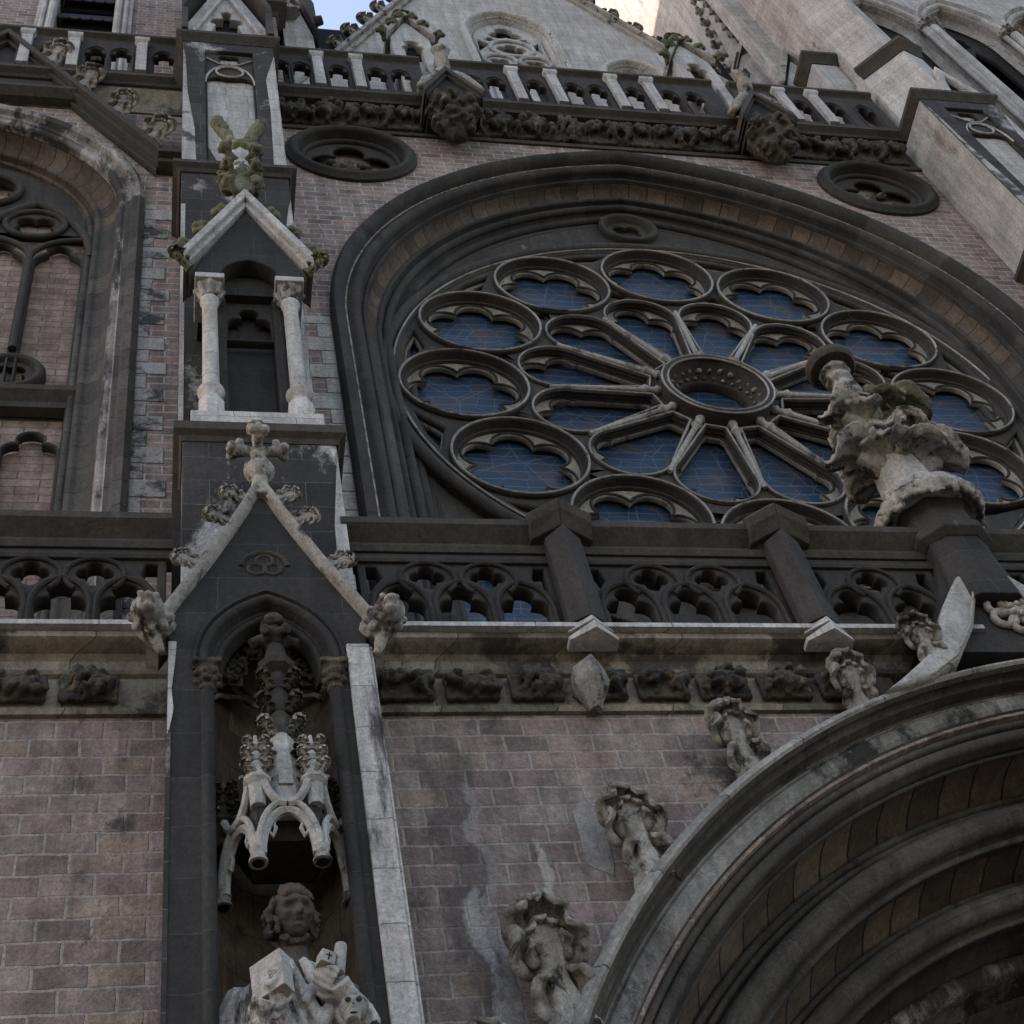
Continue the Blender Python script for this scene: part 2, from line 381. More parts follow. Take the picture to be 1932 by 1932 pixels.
M = dict(
 brick=stone('purple_sandstone_bricks', (.21, .165, .155), (.17, .14, .135), blocks=('xz', .34, .155, (.34, .30, .27), .013), tints=[(.13, .10, .095), (.20, .145, .135), (.245, .19, .17), (.17, .135, .13), (.27, .19, .155), (.21, .165, .155), (.22, .155, .145)], soot=((.075, .066, .066), .20, .9, 1.6), wash=None, bump=.6),
 brick_low=stone('large_purple_sandstone_bricks', (.20, .155, .14), (.16, .125, .115), blocks=('xz', .335, .18, (.265, .225, .20), .013), tints=[(.145, .108, .10), (.215, .155, .148), (.235, .182, .165), (.175, .138, .13), (.205, .165, .152), (.245, .178, .135), (.225, .162, .152), (.185, .135, .13)], soot=((.048, .042, .044), .30, 1.5, 1.5), wash=((.32, .29, .27), .06, 1.3, 3.0), drips=((2.0, 5.2, 8.5, .34, (.06, .053, .05), .55), (2.12, 5.0, 8.2, .10, (.34, .32, .31), .36), (2.02, 6.4, 7.2, .13, (.42, .41, .40), .50), (2.52, 6.9, 7.6, .09, (.40, .37, .34), .8)), bump=.8),
 infill=stone('pinkish_brick_infill', (.24, .17, .14), (.2, .15, .13), blocks=('xz', .5, .15, (.10, .08, .07), .008), tints=[(.17, .12, .10), (.24, .175, .145), (.21, .15, .14), (.26, .2, .17)], soot=((.08, .06, .055), .15, 1.2, 1), bump=.5, seed=4),
 ashlar=stone('pale_ashlar', PALE, (.30, .275, .255), blocks=('xz', .62, .30, (.12, .105, .095), .005), soot=((.10, .09, .085), .16, 1.3, 2.2), bump=.4, seed=2),
 pale=stone('washed_pale_stone', (.40, .385, .375), (.30, .28, .265), blocks=('xz', 1.1, .42, (.10, .09, .085), .004), soot=(BLACK, .20, 1.5, 3.0), bump=.5, seed=3),
 carv=stone('weathered_carved_stone', (.31, .29, .265), (.19, .17, .15), soot=(BLACK, .40, 3.6, 1.2), moss=.12, bump=.8, seed=5),
 carvdark=stone('sooty_carved_stone', (.075, .06, .045), (.045, .04, .034), soot=(BLACK, .42, 4.0, 1), wash=((.20, .155, .10), .30, 4.0, 1.0), bump=.8, seed=6),
 black=stone('soot_blackened_stone', (.031, .0265, .024), (.021, .019, .018), blocks=('xz', .9, .42, (.06, .056, .055), .003), wash=((.15, .135, .125), .13, 1.9, 3.5), bump=.6, seed=7),
 blockpale=stone('black_crusted_pale_stone', (.034, .029, .027), (.025, .022, .021), blocks=('xz', .8, .36, (.09, .085, .08), .004), wash=((.33, .315, .31), .34, .9, 1.8), bump=.4, seed=8),
 dark=stone('dark_weathered_stone', (.042, .036, .031), (.027, .024, .023), soot=(BLACK, .28, 1.8, 2.0), wash=((.17, .14, .11), .14, 2.4, 1.2), bump=.5, seed=9),
 darkuv=stone('dark_arch_stone', (.048, .041, .036), (.028, .026, .025), blocks=('uv', .74, 9.0, (.055, .048, .04), .005), soot=(BLACK, .30, 1.6, 1.0), wash=((.14, .115, .085), .16, 2.2, 1.0), bump=.45, seed=10),
 tanuv=stone('tan_arch_hollow', (.105, .076, .054), (.060, .047, .038), blocks=('uv', .30, 9.0, (.018, .016, .014), .010), soot=((.05, .04, .032), .26, 2.2, 1), bump=.5, seed=11),
 streakuv=stone('streaked_arch_stone', (.27, .25, .24), (.15, .135, .125), blocks=('uv', .6, 9.0, (.30, .28, .27), .008), soot=(BLACK, .48, 1.5, 3.5), bump=.5, seed=12),
 trac=stone('dark_tracery_stone', (.052, .045, .039), (.033, .030, .028), soot=(BLACK, .22, 2.4, 1), wash=((.22, .195, .16), .17, 3.0, 1.0), bump=.4, seed=13),
 cusp=stone('pale_tracery_cusps', (.26, .235, .20), (.16, .145, .125), soot=((.05, .046, .042), .28, 2.6, 1), bump=.4, seed=14),
 coping=stone('brown_weathered_coping', (.055, .046, .037), (.034, .030, .026), soot=(BLACK, .16, 2.0, 1), wash=((.15, .13, .10), .13, 3, 1), moss=.10, bump=.5, seed=15),
 tan=stone('tan_band_stone', (.19, .165, .13), (.12, .10, .08), blocks=('xz', .9, 5.0, (.05, .045, .04), .006), soot=((.038, .032, .028), .42, 1.3, 1.2), bump=.4, seed=16),
 tan_in=stone('tan_niche_stone', (.13, .095, .065), (.09, .07, .052), blocks=('xz', .45, .36, (.04, .035, .03), .005), soot=((.03, .026, .022), .30, 1.6, 1.5), wash=((.26, .22, .17), .12, 2.0, 1.5), seed=23),
 fillet=stone('worn_fillet_highlight_stone', (.34, .32, .30), (.20, .18, .165), soot=((.05, .045, .04), .34, 1.6, 1), bump=.3, seed=28),  # edge highlights of the worn tracery put into this pale colour
 edge=stone('pale_edge_stone_with_black_runs', (.40, .385, .375), (.30, .28, .265), blocks=('xz', 1.1, .42, (.10, .09, .085), .004), soot=((.028, .026, .027), .36, 1.5, 4.0), bump=.5, seed=41),
 jamb=stone('dark_streaked_jamb_stone', (.085, .075, .066), (.05, .046, .043), blocks=('uv', .45, 9.0, (.02, .018, .017), .008), soot=(BLACK, .30, 1.6, 3.0), wash=((.26, .25, .24), .16, 1.4, 5.0), bump=.5, seed=43),
 patch=stone('grey_repair_mortar', (.23, .21, .20), (.15, .14, .135), soot=((.08, .07, .07), .36, 2.4, 2), bump=.5, seed=44),
 flatuv=stone('black_and_white_streaked_stone', (.26, .245, .235), (.14, .125, .115), blocks=('uv', .6, 9.0, (.22, .21, .20), .006), soot=(BLACK, .46, 1.6, 2.5), bump=.5, seed=45),
 portuv=stone('weathered_portal_moulding', (.080, .068, .058), (.044, .039, .035), blocks=('uv', .70, 9.0, (.10, .085, .07), .005), soot=(BLACK, .30, 1.7, 1.5), wash=((.17, .14, .115), .14, 2.4, 1.5), bump=.6, seed=51),
 portan=stone('portal_tan_hollow', (.135, .100, .076), (.085, .066, .053), blocks=('uv', .34, 9.0, (.02, .017, .015), .012), soot=((.04, .032, .028), .24, 2.0, 1), bump=.6, seed=52),
 quoin=stone('blotched_quoin_stone', (.33, .32, .31), (.26, .245, .235), soot=((.032, .032, .036), .44, 1.6, 1.0), bump=.4, seed=31),
 side=stone('pale_side_face', (.33, .32, .315), (.27, .26, .25), blocks=('xz', .9, .40, (.2, .19, .18), .003), soot=((.16, .115, .105), .34, .8, 4.0), bump=.3, seed=24),
 hooduv=stone('pale_hood_stone', (.27, .255, .235), (.17, .155, .14), blocks=('uv', .95, 9.0, (.06, .055, .05), .008), soot=((.07, .065, .055), .30, 1.8, 1.5), moss=.08, bump=.5, seed=25),
 pale2=stone('pale_worn_stone', (.38, .365, .345), (.24, .225, .21), soot=((.03, .028, .028), .26, 3.2, 1.5), moss=.03, bump=.5, seed=26),
 warm=stone('warm_spire_stone', (.15, .108, .07), (.08, .056, .036), blocks=('xz', 1.2, .6, (.06, .045, .03), .01), bump=.3, seed=27),
 statue=stone('bleached_statue_stone', (.44, .41, .385), (.33, .30, .275), soot=(BLACK, .40, 3.0, 3.2), bump=.5, seed=17),
 head=stone('brown_statue_head', (.070, .056, .047), (.050, .042, .037), soot=((.035, .028, .026), .26, 6, 1), bump=.5, seed=18),
 mossy=stone('mossy_carved_stone', (.135, .13, .085), (.075, .078, .045), soot=((.03, .03, .02), .32, 5, 1), wash=((.27, .255, .21), .30, 5, 1), bump=.8, seed=19),
 ground=stone('paving', (.085, .08, .075), (.06, .058, .055), blocks=('xz', .6, .6, (.08, .08, .08), .01), seed=20),
 slate=stone('slate', (.06, .062, .07), (.045, .047, .055), seed=21),
)
def mat_glass():
    m = bpy.data.materials.new('leaded_stained_glass'); m.use_nodes = True; t = m.node_tree; L = t.links.new
    b = t.nodes['Principled BSDF']; g = N(t, 'ShaderNodeNewGeometry'); pos = g.outputs['Position']
    sp = N(t, 'ShaderNodeSeparateXYZ'); L(pos, sp.inputs[0]); cb = N(t, 'ShaderNodeCombineXYZ'); L(sp.outputs['X'], cb.inputs['X']); L(sp.outputs['Z'], cb.inputs['Y'])
    masks = []
    for sc, th, ds in ((1.5, .008, .04), (3.4, .012, .10)):
        nz = N(t, 'ShaderNodeTexNoise', i_Scale=2.0*ds+1.2, i_Detail=1.0); L(cb.outputs[0], nz.inputs['Vector'])
        s = N(t, 'ShaderNodeVectorMath', operation='SCALE'); s.inputs['Scale'].default_value = ds; L(nz.outputs['Color'], s.inputs[0])
        a = N(t, 'ShaderNodeVectorMath', operation='ADD'); L(cb.outputs[0], a.inputs[0]); L(s.outputs[0], a.inputs[1])
        v = N(t, 'ShaderNodeTexVoronoi', feature='DISTANCE_TO_EDGE', voronoi_dimensions='2D'); v.inputs['Scale'].default_value = sc; L(a.outputs[0], v.inputs['Vector'])
        k = N(t, 'ShaderNodeMath', operation='LESS_THAN'); L(v.outputs['Distance'], k.inputs[0]); k.inputs[1].default_value = th; masks.append(k.outputs[0])
    w = N(t, 'ShaderNodeTexWave', wave_type='RINGS', i_Scale=1.9, i_Distortion=2.2, i_Detail=1.0); w.inputs['Detail Scale'].default_value = .8; L(cb.outputs[0], w.inputs['Vector'])
    k = N(t, 'ShaderNodeMath', operation='GREATER_THAN'); L(w.outputs['Fac'], k.inputs[0]); k.inputs[1].default_value = .988; masks.append(k.outputs[0])
    mx = N(t, 'ShaderNodeMath', operation='MAXIMUM'); L(masks[0], mx.inputs[0]); L(masks[1], mx.inputs[1])
    my = N(t, 'ShaderNodeMath', operation='MAXIMUM'); L(mx.outputs[0], my.inputs[0]); L(masks[2], my.inputs[1])
    nz = N(t, 'ShaderNodeTexNoise', i_Scale=2.6, i_Detail=3.0); L(cb.outputs[0], nz.inputs['Vector'])
    rp = N(t, 'ShaderNodeValToRGB'); e = rp.color_ramp.elements; e[0].position = .36; e[0].color = (.010, .026, .062, 1); e[1].position = .66; e[1].color = (.045, .036, .042, 1)
    x = e.new(.5); x.color = (.012, .028, .058, 1); L(nz.outputs[0], rp.inputs[0])
    c = N(t, 'ShaderNodeMix', data_type='RGBA'); L(my.outputs[0], c.inputs['Factor']); L(rp.outputs[0], c.inputs['A']); c.inputs['B'].default_value = (.085, .10, .12, 1); L(c.outputs['Result'], b.inputs['Base Color'])
    b.inputs['Roughness'].default_value = .38; b.inputs['Specular IOR Level'].default_value = .32
    bp = N(t, 'ShaderNodeBump', i_Strength=.3, i_Distance=.01); L(my.outputs[0], bp.inputs['Height']); L(bp.outputs[0], b.inputs['Normal'])
    return m
M['glass'] = mat_glass()
def plain(name, c, r=.9):
    m = bpy.data.materials.new(name); m.use_nodes = True; b = m.node_tree.nodes['Principled BSDF']; b.inputs['Base Color'].default_value = (*c, 1); b.inputs['Roughness'].default_value = r; b.inputs['Specular IOR Level'].default_value = .2; return m
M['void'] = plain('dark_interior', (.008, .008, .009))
M['wood'] = stone('dark_louvre_boards', (.03, .03, .032), (.02, .02, .022), seed=22)

AX = 6.85       # axis of rose window, portal and gable
GZ = -1.6       # ground level (camera is the origin)
# ================================================================== STRUCTURE
o = build(MB().box(-90, 110, -90, 110, GZ-1, GZ), 'pavement', M['ground'], smooth=0); o['kind'] = 'structure'

# ---- carved pieces used many times -------------------------------------------------
def leaf(m, T, L=1, W=.45, curl=1.7, lob=3, th=.05, cup=.35, nv=15, nu=10):
    """one thick curling leaf: base at the origin, growing along +z and curling over towards -y, lobed edges, veins"""
    F = []; Bk = []; y = z = 0
    for j in range(nv+1):
        v = j/nv; ph = -.25+curl*v**1.6
        if j: y -= sin(ph)*L/nv; z += cos(ph)*L/nv
        w = W*(.28+.80*sin(pi*min(1, v*.80+.06))**1.1)*(1+.17*cos(2*pi*lob*v)); 
        tp = max(0, (v-.70)/.30); w *= sqrt(max(0, 1-tp*tp))*.94+.06
        ny, nz = -cos(ph), -sin(ph)
        f = []; b = []
        for i in range(nu+1):
            u = -1+2*i/nu; d = -cup*w*u*u+(.028*L*cos(3*pi*u)*(.3+v)+.045*L*cos(2*pi*lob*v)*abs(u))*(1-tp)
            x = w*u; t = th*(1-.5*abs(u))
            f.append(T @ Vector((x, y+ny*(d+t), z+nz*(d+t)))); b.append(T @ Vector((x, y+ny*(d-t), z+nz*(d-t))))
        F.append(f+b[::-1])
    m.loft(F); return m
def crocket(h=1.0, seed=0, slim=1.0):
    """leafy crocket: fluted stem opening into three scalloped, curled leaves; grows along +z, looks towards -y"""
    rnd = random.Random(seed); m = MB()
    m.loft([[(h*(rx*(1+.10*cos(6*2*pi*i/24))*cos(2*pi*i/24))*slim, h*(cy+ry*(1+.10*cos(6*2*pi*i/24))*sin(2*pi*i/24)), h*z) for i in range(24)] for z, rx, ry, cy in
            ((-.08, .26, .18, .04), (.08, .19, .14, .02), (.25, .135, .11, 0), (.42, .15, .12, -.02), (.58, .22, .13, -.05), (.66, .24, .12, -.07))])
    j = lambda s: rnd.uniform(-s, s)
    for ang, tl, z0, L, W, cu in ((0, 0, .50, .56, .155, 2.75), (30, 34, .48, .54, .15, 2.75), (-30, -34, .48, .54, .15, 2.75), (62, 68, .44, .50, .14, 2.75), (-62, -68, .44, .50, .14, 2.75)):
        T = Matrix.Translation((0, -h*.03, h*z0)) @ Matrix.Rotation(radians(tl+j(7)), 4, 'Y') @ Matrix.Rotation(radians(-ang*.25+j(5)), 4, 'Z')
        leaf(m, T, h*L*(1+j(.08)), h*W*slim, cu+j(.25), 2, h*.030, .28, 20, 12)
        T = Matrix.Translation((0, -h*.09, h*(z0-.04))) @ Matrix.Rotation(radians(tl*.8+j(6)), 4, 'Y')
        leaf(m, T, h*L*.62, h*W*.6*slim, 2.2, 2, h*.022, .28, 14, 8)
    for s in (-1, 1):
        T = Matrix.Translation((s*h*.05, 0, h*.02)) @ Matrix.Rotation(radians(s*42+j(6)), 4, 'Y') @ Matrix.Rotation(radians(s*-35), 4, 'Z')
        leaf(m, T, h*.46, h*.12*slim, 2.6, 3, h*.028, .3)
    return m
CROCK = [crocket(1.0, s) for s in (1, 2, 3)]
def scale_rot(s, ang=0, loc=(0, 0, 0), tilt=0, sx=1, sy=1):
    return Matrix.Translation(loc) @ Matrix.Rotation(radians(ang), 4, 'Y') @ Matrix.Rotation(radians(tilt), 4, 'X') @ Matrix.Diagonal((s*sx, s*sy, s, 1))
def knob(seed=0):
    rnd = random.Random(seed+50); m = MB()
    m.tube([(0, .3, -.2), (0, .0, 0), (0, -.25, .25)], [.22, .2, .2], 8)
    for k in range(6):
        a = 2*pi*k/6; m.ball((cos(a)*.3, -.3+rnd.uniform(-.1, .1), .3+sin(a)*.24), (.2, .2, .17))
    m.ball((0, -.45, .3), .22)
    return carved(m, .05, .05, 5, 1)
KNOB = [knob(s) for s in (0, 1)]
def foliage(seed, w=1.0, h=.8, n=15):
    """a square boss of curly leaves facing -y, for friezes"""
    rnd = random.Random(seed+99); m = MB(); m.box(-w*.5, w*.5, .02, .12, -h*.5, h*.5)
    for k in range(n):
        x, z = rnd.uniform(-.42, .42)*w, rnd.uniform(-.40, .40)*h; a = rnd.uniform(0, 2*pi); l = rnd.uniform(.12, .26)
        bend = rnd.choice((-1, 1))*1.2; pts = []; rr = []
        for i in range(6):
            t = i/5; aa = a+bend*t*2; pts.append((x+cos(aa)*l*t, -.03-.16*sin(pi*min(1, t*1.1)), z+sin(aa)*l*t)); rr.append(.05+.04*sin(pi*t))
        m.tube(pts, rr, 6); m.ball(pts[-1], .075, 6, 4); m.ball(pts[2], .07, 6, 4)
    return carved(m, .032, .03, 8, 0)
FOL = [foliage(s) for s in range(4)]

SHARED = {}
def shared_part(src, key, name, mat, parent, Mx):
    """one separate object per carved piece, all sharing the same mesh"""
    k = (key, mat)
    if k not in SHARED:
        me = src.mesh(name); me.materials.append(M[mat]); me.polygons.foreach_set('use_smooth', [True]*len(me.polygons)); SHARED[k] = me
    o = bpy.data.objects.new(name, SHARED[k]); COL.objects.link(o); r = parent
    while r.parent: r = r.parent
    o.parent = parent; o.matrix_local = Matrix.Translation(-ROOT.get(r.name, Vector((0, 0, 0)))) @ Mx
    return o
# ================================================================== CHURCH WALLS
church = empty('church_wall', (AX, 9.45, GZ), 'purple sandstone church front wall around and below the big rose window', 'church wall')
def rose_arch_pts(r, zb, n=40):
    off = .9; L = [(AX+off-r, zb)]
    for k in range(n+1):
        th = pi-(k/n)*acos(off/r); L.append((AX+off+r*cos(th), 17.9+r*sin(th)))
    return L+[(2*AX-x, z) for x, z in reversed(L[:-1])]
ra = rose_arch_pts(5.63, 8.6)
OC = [(2.57, 23.12), (11.13, 23.12)]
upper = [(1.3, 8.6)]+ra+[(12.4, 8.6), (12.4, 25.3), (1.3, 25.3)]
build(plate([upper], [circ(c, .90) for c in OC], 9.45, 9.95, .004), 'upper_wall', M['brick'], church, smooth=0)
build(MB().box(1.3, 3.2, 7.95, 8.5, GZ, 8.62).box(3.2, 12.4, 7.95, 8.5, GZ, 8.62) if False else plate([[(1.3, GZ), (AX-5.93+1.15-0.0, GZ), *[(AX+1.15-5.93*cos(a), 3.05+5.93*sin(a)) for a in [k*acos(1.15/5.93)/30 for k in range(31)]],
      *[(AX-1.15+5.93*cos(a), 3.05+5.93*sin(a)) for a in [k*acos(1.15/5.93)/30 for k in range(29, -1, -1)]], (AX+5.93-1.15, GZ), (12.6, GZ), (12.6, 9.0), (1.3, 9.0)]], [], 7.96, 8.4, .004), 'lower_wall', M['brick_low'], church, smooth=0)
build(MB().box(-9, .05, 7.96, 8.4, GZ, 9.0), 'lower_left_wall', M['brick_low'], church, smooth=0)
# left bay upper wall with the pointed window opening
LAX = -2.7
def arch_loop(axis, zs, off, r, zb, n=30):
    L = [(axis+off-r, zb)]
    for k in range(n+1):
        th = pi-(k/n)*acos(off/r); L.append((axis+off+r*cos(th), zs+r*sin(th)))
    return L+[(2*axis-x, z) for x, z in reversed(L[:-1])]
lw = arch_loop(LAX, 20.95, .94, 2.98, 8.6)
build(plate([[(-9, 8.6)]+lw+[(.15, 8.6), (.15, 25.3), (-9, 25.3)]], [], 9.45, 9.95, .004), 'left_bay_wall', M['brick'], church, smooth=0)
# gallery floor and wall top
build(MB().box(-9, 12.6, 8.42, 10.6, 9.02, 9.12), 'gallery_floor', M['slate'], church, smooth=0)
# pale toothed quoins beside the arches
def quoins(x, side, z0, z1, seed, w0=.16, w1=.40, hh=.33):
    rnd = random.Random(seed); m = MB(); z = z0; k = 0
    while z < z1:
        h = hh*rnd.uniform(.9, 1.1); w = (w0 if k % 2 else w1)*rnd.uniform(.85, 1.15)
        a, b = (x-w, x) if side < 0 else (x, x+w)
        m.box(a, b, 9.436, 9.6, z+.008, min(z+h, z1)-.008); z += h; k += 1
    return m
build(quoins(AX+.9-5.86, -1, 9.0, 17.9, 3), 'quoin', M['pale'], church, smooth=0, bevel=.008, label='pale toothed edge stones on the left of the rose window')
build(quoins(LAX-.94+3.22, 1, 9.0, 20.9, 4, .14, .33, .30), 'quoin', M['quoin'], church, smooth=0, bevel=.008, label='black and white edge stones right of the bricked-up window')
build(quoins(13.7-(AX+.9-5.86), 1, 9.0, 17.9, 5), 'quoin', M['pale'], church, smooth=0, bevel=.008)
# thin mortared strip in the corner against the buttress
# ---- rose arch mouldings
prof = [(5.85, 9.46), (5.85, 9.34), (5.80, 9.28), (5.70, 9.31), (5.66, 9.40), (5.65, 9.47)]
prof += roll(5.53, 9.50, .085, 35, 205, 7)+[(5.43, 9.60)]+roll(5.395, 9.60, .024, 30, 200, 4)+[(5.36, 9.64)]
build(arch_sweep(AX, 17.9, .9, prof, 8.6, 40), 'hood_mould', M['darkuv'], church, smooth=50, label='dark outer hood moulding of the rose window arch')
hp_ = [(5.36, 9.64)]+hollow((5.355, 9.65), (5.225, 9.83), .30, 6)
build(arch_sweep(AX, 17.9, .9, hp_, 8.6, 40, part='jamb'), 'jamb_hollow', M['jamb'], church, smooth=50)
build(arch_sweep(AX, 17.9, .9, hp_, 8.6, 40, part='arc'), 'arch_hollow', M['tanuv'], church, smooth=50, label='tan hollow moulding with block joints around the rose window')
prof = [(5.225, 9.83)]+roll(5.185, 9.845, .036, 30, 210, 5)+[(5.15, 9.89), (5.135, 9.93)]+roll(5.07, 9.94, .062, 35, 215, 7)+[(5.0, 10.01)]+roll(4.985, 10.03, .022, 30, 210, 4)+[(4.97, 10.06)]+roll(4.93, 10.07, .06, 60, 215, 6)+[(4.86, 10.12)]+roll(4.80, 10.13, .05, 60, 215, 6)+[(4.74, 10.18), (4.70, 10.3)]
build(arch_sweep(AX, 17.9, .9, prof, 8.6, 40), 'arch_roll', M['darkuv'], church, smooth=50, label='dark inner roll mouldings of the rose window arch')

# ---- frieze of curly leaves under the upper parapet
def frieze(x0, x1, yf, z0, z1, step, names, par, seed, gap=0, mat='carvdark'):
    rnd = random.Random(seed); m = MB(); x = x0+step/2
    while x < x1-step*.3:
        s = (z1-z0)/.80
        if gap:
            f = rnd.randrange(4); shared_part(FOL[f], ('fol', f), 'leaf_block', mat, par, Matrix.Translation((x, yf, (z0+z1)/2)) @ Matrix.Diagonal(((step-gap)*1.04, 1.15*s, s*.93, 1))); x += step; continue
        m.merge(rnd.choice(FOL), Matrix.Translation((x, yf, (z0+z1)/2)) @ Matrix.Diagonal(((step-gap)*1.04*rnd.choice((-1, 1)), .85*s, s*.93, 1)))
        x += step
    return build(m, names, M[mat], par, smooth=60) if m.v else None
frieze(1.45, 12.2, 9.36, 24.16, 24.86, .56, 'carved_frieze', church, 5)
build(course([(1.42, 9.45), (12.3, 9.45)], [(-.2, 24.02), (.035, 24.02), (.05, 24.10), (.02, 24.16), (.02, 24.87), (.06, 24.90), (.13, 24.96), (-.2, 24.98)]), 'frieze_bed', M['coping'], church, smooth=30)
build(course([(-9, 9.45), (.1, 9.45)], [(-.2, 24.18), (.03, 24.20), (.04, 24.30), (.02, 24.34), (.03, 24.62), (.12, 24.84), (.15, 24.95), (-.2, 24.98)]), 'tan_string_band', M['tan'], church, smooth=30)
# lower band : ledge, tan flat band, blocks of foliage
frieze(1.50, 5.62, 7.86, 8.95, 9.25, .50, 'lower_carved_frieze', church, 8, .10)
frieze(-4.3, .02, 7.86, 8.95, 9.25, .50, 'lower_carved_frieze', church, 9, .10)
lowprof = [(-.3, 8.86), (.03, 8.86), (.045, 8.91), (.02, 8.94), (.02, 9.25), (.055, 9.265), (.075, 9.29), (.05, 9.32), (.06, 9.40), (.10, 9.44), (.20, 9.46), (.235, 9.48), (.235, 9.54), (.15, 9.62), (-.3, 9.64)]
build(course([(-9, 7.95), (0.05, 7.95)], lowprof), 'lower_string_band', M['tan'], church, smooth=25)
lp1, lp2 = [p for p in lowprof if p[1] <= 9.25]+[(-.3, 9.25)], [(-.3, 9.251), (.02, 9.251)]+[p for p in lowprof if p[1] > 9.255]
build(course([(1.37, 7.95), (5.72, 7.95)], lp1), 'lower_string_band', M['tan'], church, smooth=25)
build(course([(7.98, 7.95), (12.5, 7.95)], lp1), 'lower_string_band', M['tan'], church, smooth=25)
build(course([(1.37, 7.95), (6.3, 7.95)], lp2), 'lower_ledge', M['tan'], church, smooth=25)
build(course([(7.4, 7.95), (12.5, 7.95)], lp2), 'lower_ledge', M['tan'], church, smooth=25)
# little carved corbels hanging on the lower band under the gallery posts
for xx in (3.16, ):
    m = MB(); m.loft([[(xx-w, 7.90, z), (xx-w, 7.90-d*.5, z), (xx, 7.90-d, z+.0), (xx+w, 7.90-d*.5, z), (xx+w, 7.90, z)] for z, w, d in ((8.80, .05, .10), (8.92, .08, .16), (8.98, .12, .24), (9.04, .14, .27), (9.08, .13, .27), (9.20, .12, .26), (9.30, .02, .12))])
    build(m, 'corbel', M['carv'], church, smooth=30, bevel=.006, label='pale pointed corbel on the lower carved band below the first gallery post')

# ================================================================== ROSE WINDOW
RC = (6.85, 17.2); RY = 9.93
rose = empty('rose_window', (RC[0], 10.0, RC[1]), 'huge round rose window with dark stone wheel tracery and blue stained glass under the pointed arch', 'rose window')
ro = ROOT[rose.name]
def pol(r, a): return (RC[0]+r*cos(radians(a)), RC[1]+r*sin(radians(a)))
build(MB().box(AX-5.2, AX+5.2, 10.19, 10.22, 8.7, 23.6), 'glass', M['glass'], rose, smooth=0)
# one pierced slab behind everything, carrying the cusps
hol = []
hex_ = lambda c, a0: nfoil(c, 6, .445, .245, a0, 96)
for k in range(12): a = 90+30*k; hol.append(hex_(pol(3.30, a), a))
def lanc(a):
    ca, sa = cos(radians(a-90)), sin(radians(a-90))
    f = foil((0, 1.90), [(0, 2.31, .225), (-.255, 2.01, .205), (.255, 2.01, .205)], [[(-.115, .93), (.115, .93), (.405, 1.82), (.13, 2.08), (-.13, 2.08), (-.405, 1.82)]], 110)
    return [(RC[0]+x*ca-z*sa, RC[1]+x*sa+z*ca) for x, z in f]
for k in range(12): hol.append(lanc(90+15+30*k))
hol.append(circ(RC, .47, 40))
build(plate([circ(RC, 4.22, 120)], hol+[[pol(3.82, 105+30*k), pol(4.0, 100+30*k), pol(4.02, 105+30*k), pol(4.0, 110+30*k)] for k in range(12)], 10.065, 10.155, .025, 2), 'cusp_slab', M['cusp'], rose, smooth=45, label='pale pierced slab with cusped openings')
# arch field outside the wheel
arc = arch_loop(AX, 17.9, .9, 4.90, 8.7, 40)
sp = [circ(RC, 4.05, 100), nfoil((AX, 22.34), 4, .13, .12, 45, 48)]
for s in (-1, 1):
    sp.append([(AX+s*x, z) for x, z in ((3.9, 9.2), (3.9, 13.7), (3.3, 13.35), (2.6, 12.9), (2.0, 12.6), (1.4, 12.4), (1.4, 9.2))])
build(plate([arc], sp, 10.09, 10.17, .02), 'spandrel_slab', M['trac'], rose, smooth=30)
# dark front slab: clean round and lancet openings
def lanc_front(a):
    ca, sa = cos(radians(a-90)), sin(radians(a-90))
    f = foil((0, 1.90), [(0, 2.07, .485)], [[(-.125, .90), (.125, .90), (.455, 1.92), (.40, 2.1), (-.40, 2.1), (-.455, 1.92)]], 100)
    return [(RC[0]+x*ca-z*sa, RC[1]+x*sa+z*ca) for x, z in f]
tri = []
for k in range(12):
    a = 105+30*k
    tri.append([pol(3.80, a), pol(4.03, a-6.0), pol(4.05, a), pol(4.03, a+6.0)])
    tri.append([pol(2.66, a), pol(2.80, a-2.6), pol(2.92, a), pol(2.80, a+2.6)])
fh = tri+[circ(pol(3.30, 90+30*k),   .79, 56) for k in range(12)]+[lanc_front(105+30*k) for k in range(12)]+[circ(RC, .60, 40)]
build(plate([circ(RC, 4.24, 120)], fh, 9.965, 10.075, .045, 3), 'front_slab', M['trac'], rose, smooth=50, label='dark moulded front slab of the wheel')
# outer ring of the wheel
prof = [(4.36, 10.16)]+roll(4.29, 9.97, .085, -30, 190, 8)+[(4.19, 9.99)]+roll(4.15, 9.98, .045, 20, 200, 5)+[(4.09, 10.06), (4.07, 10.18)]
build(ring_sweep(RC, prof, 120), 'wheel_ring', M['trac'], rose, smooth=50)
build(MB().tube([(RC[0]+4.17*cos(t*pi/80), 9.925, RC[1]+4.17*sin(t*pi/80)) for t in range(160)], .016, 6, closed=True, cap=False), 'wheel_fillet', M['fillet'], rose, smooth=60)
# small round light over the wheel
build(ring_sweep((AX, 22.34), [(.47, 10.15)]+roll(.42, 10.02, .05, 0, 180, 5)+[(.34, 10.06), (.31, 10.16)], 40), 'small_ring', M['trac'], rose, smooth=50)
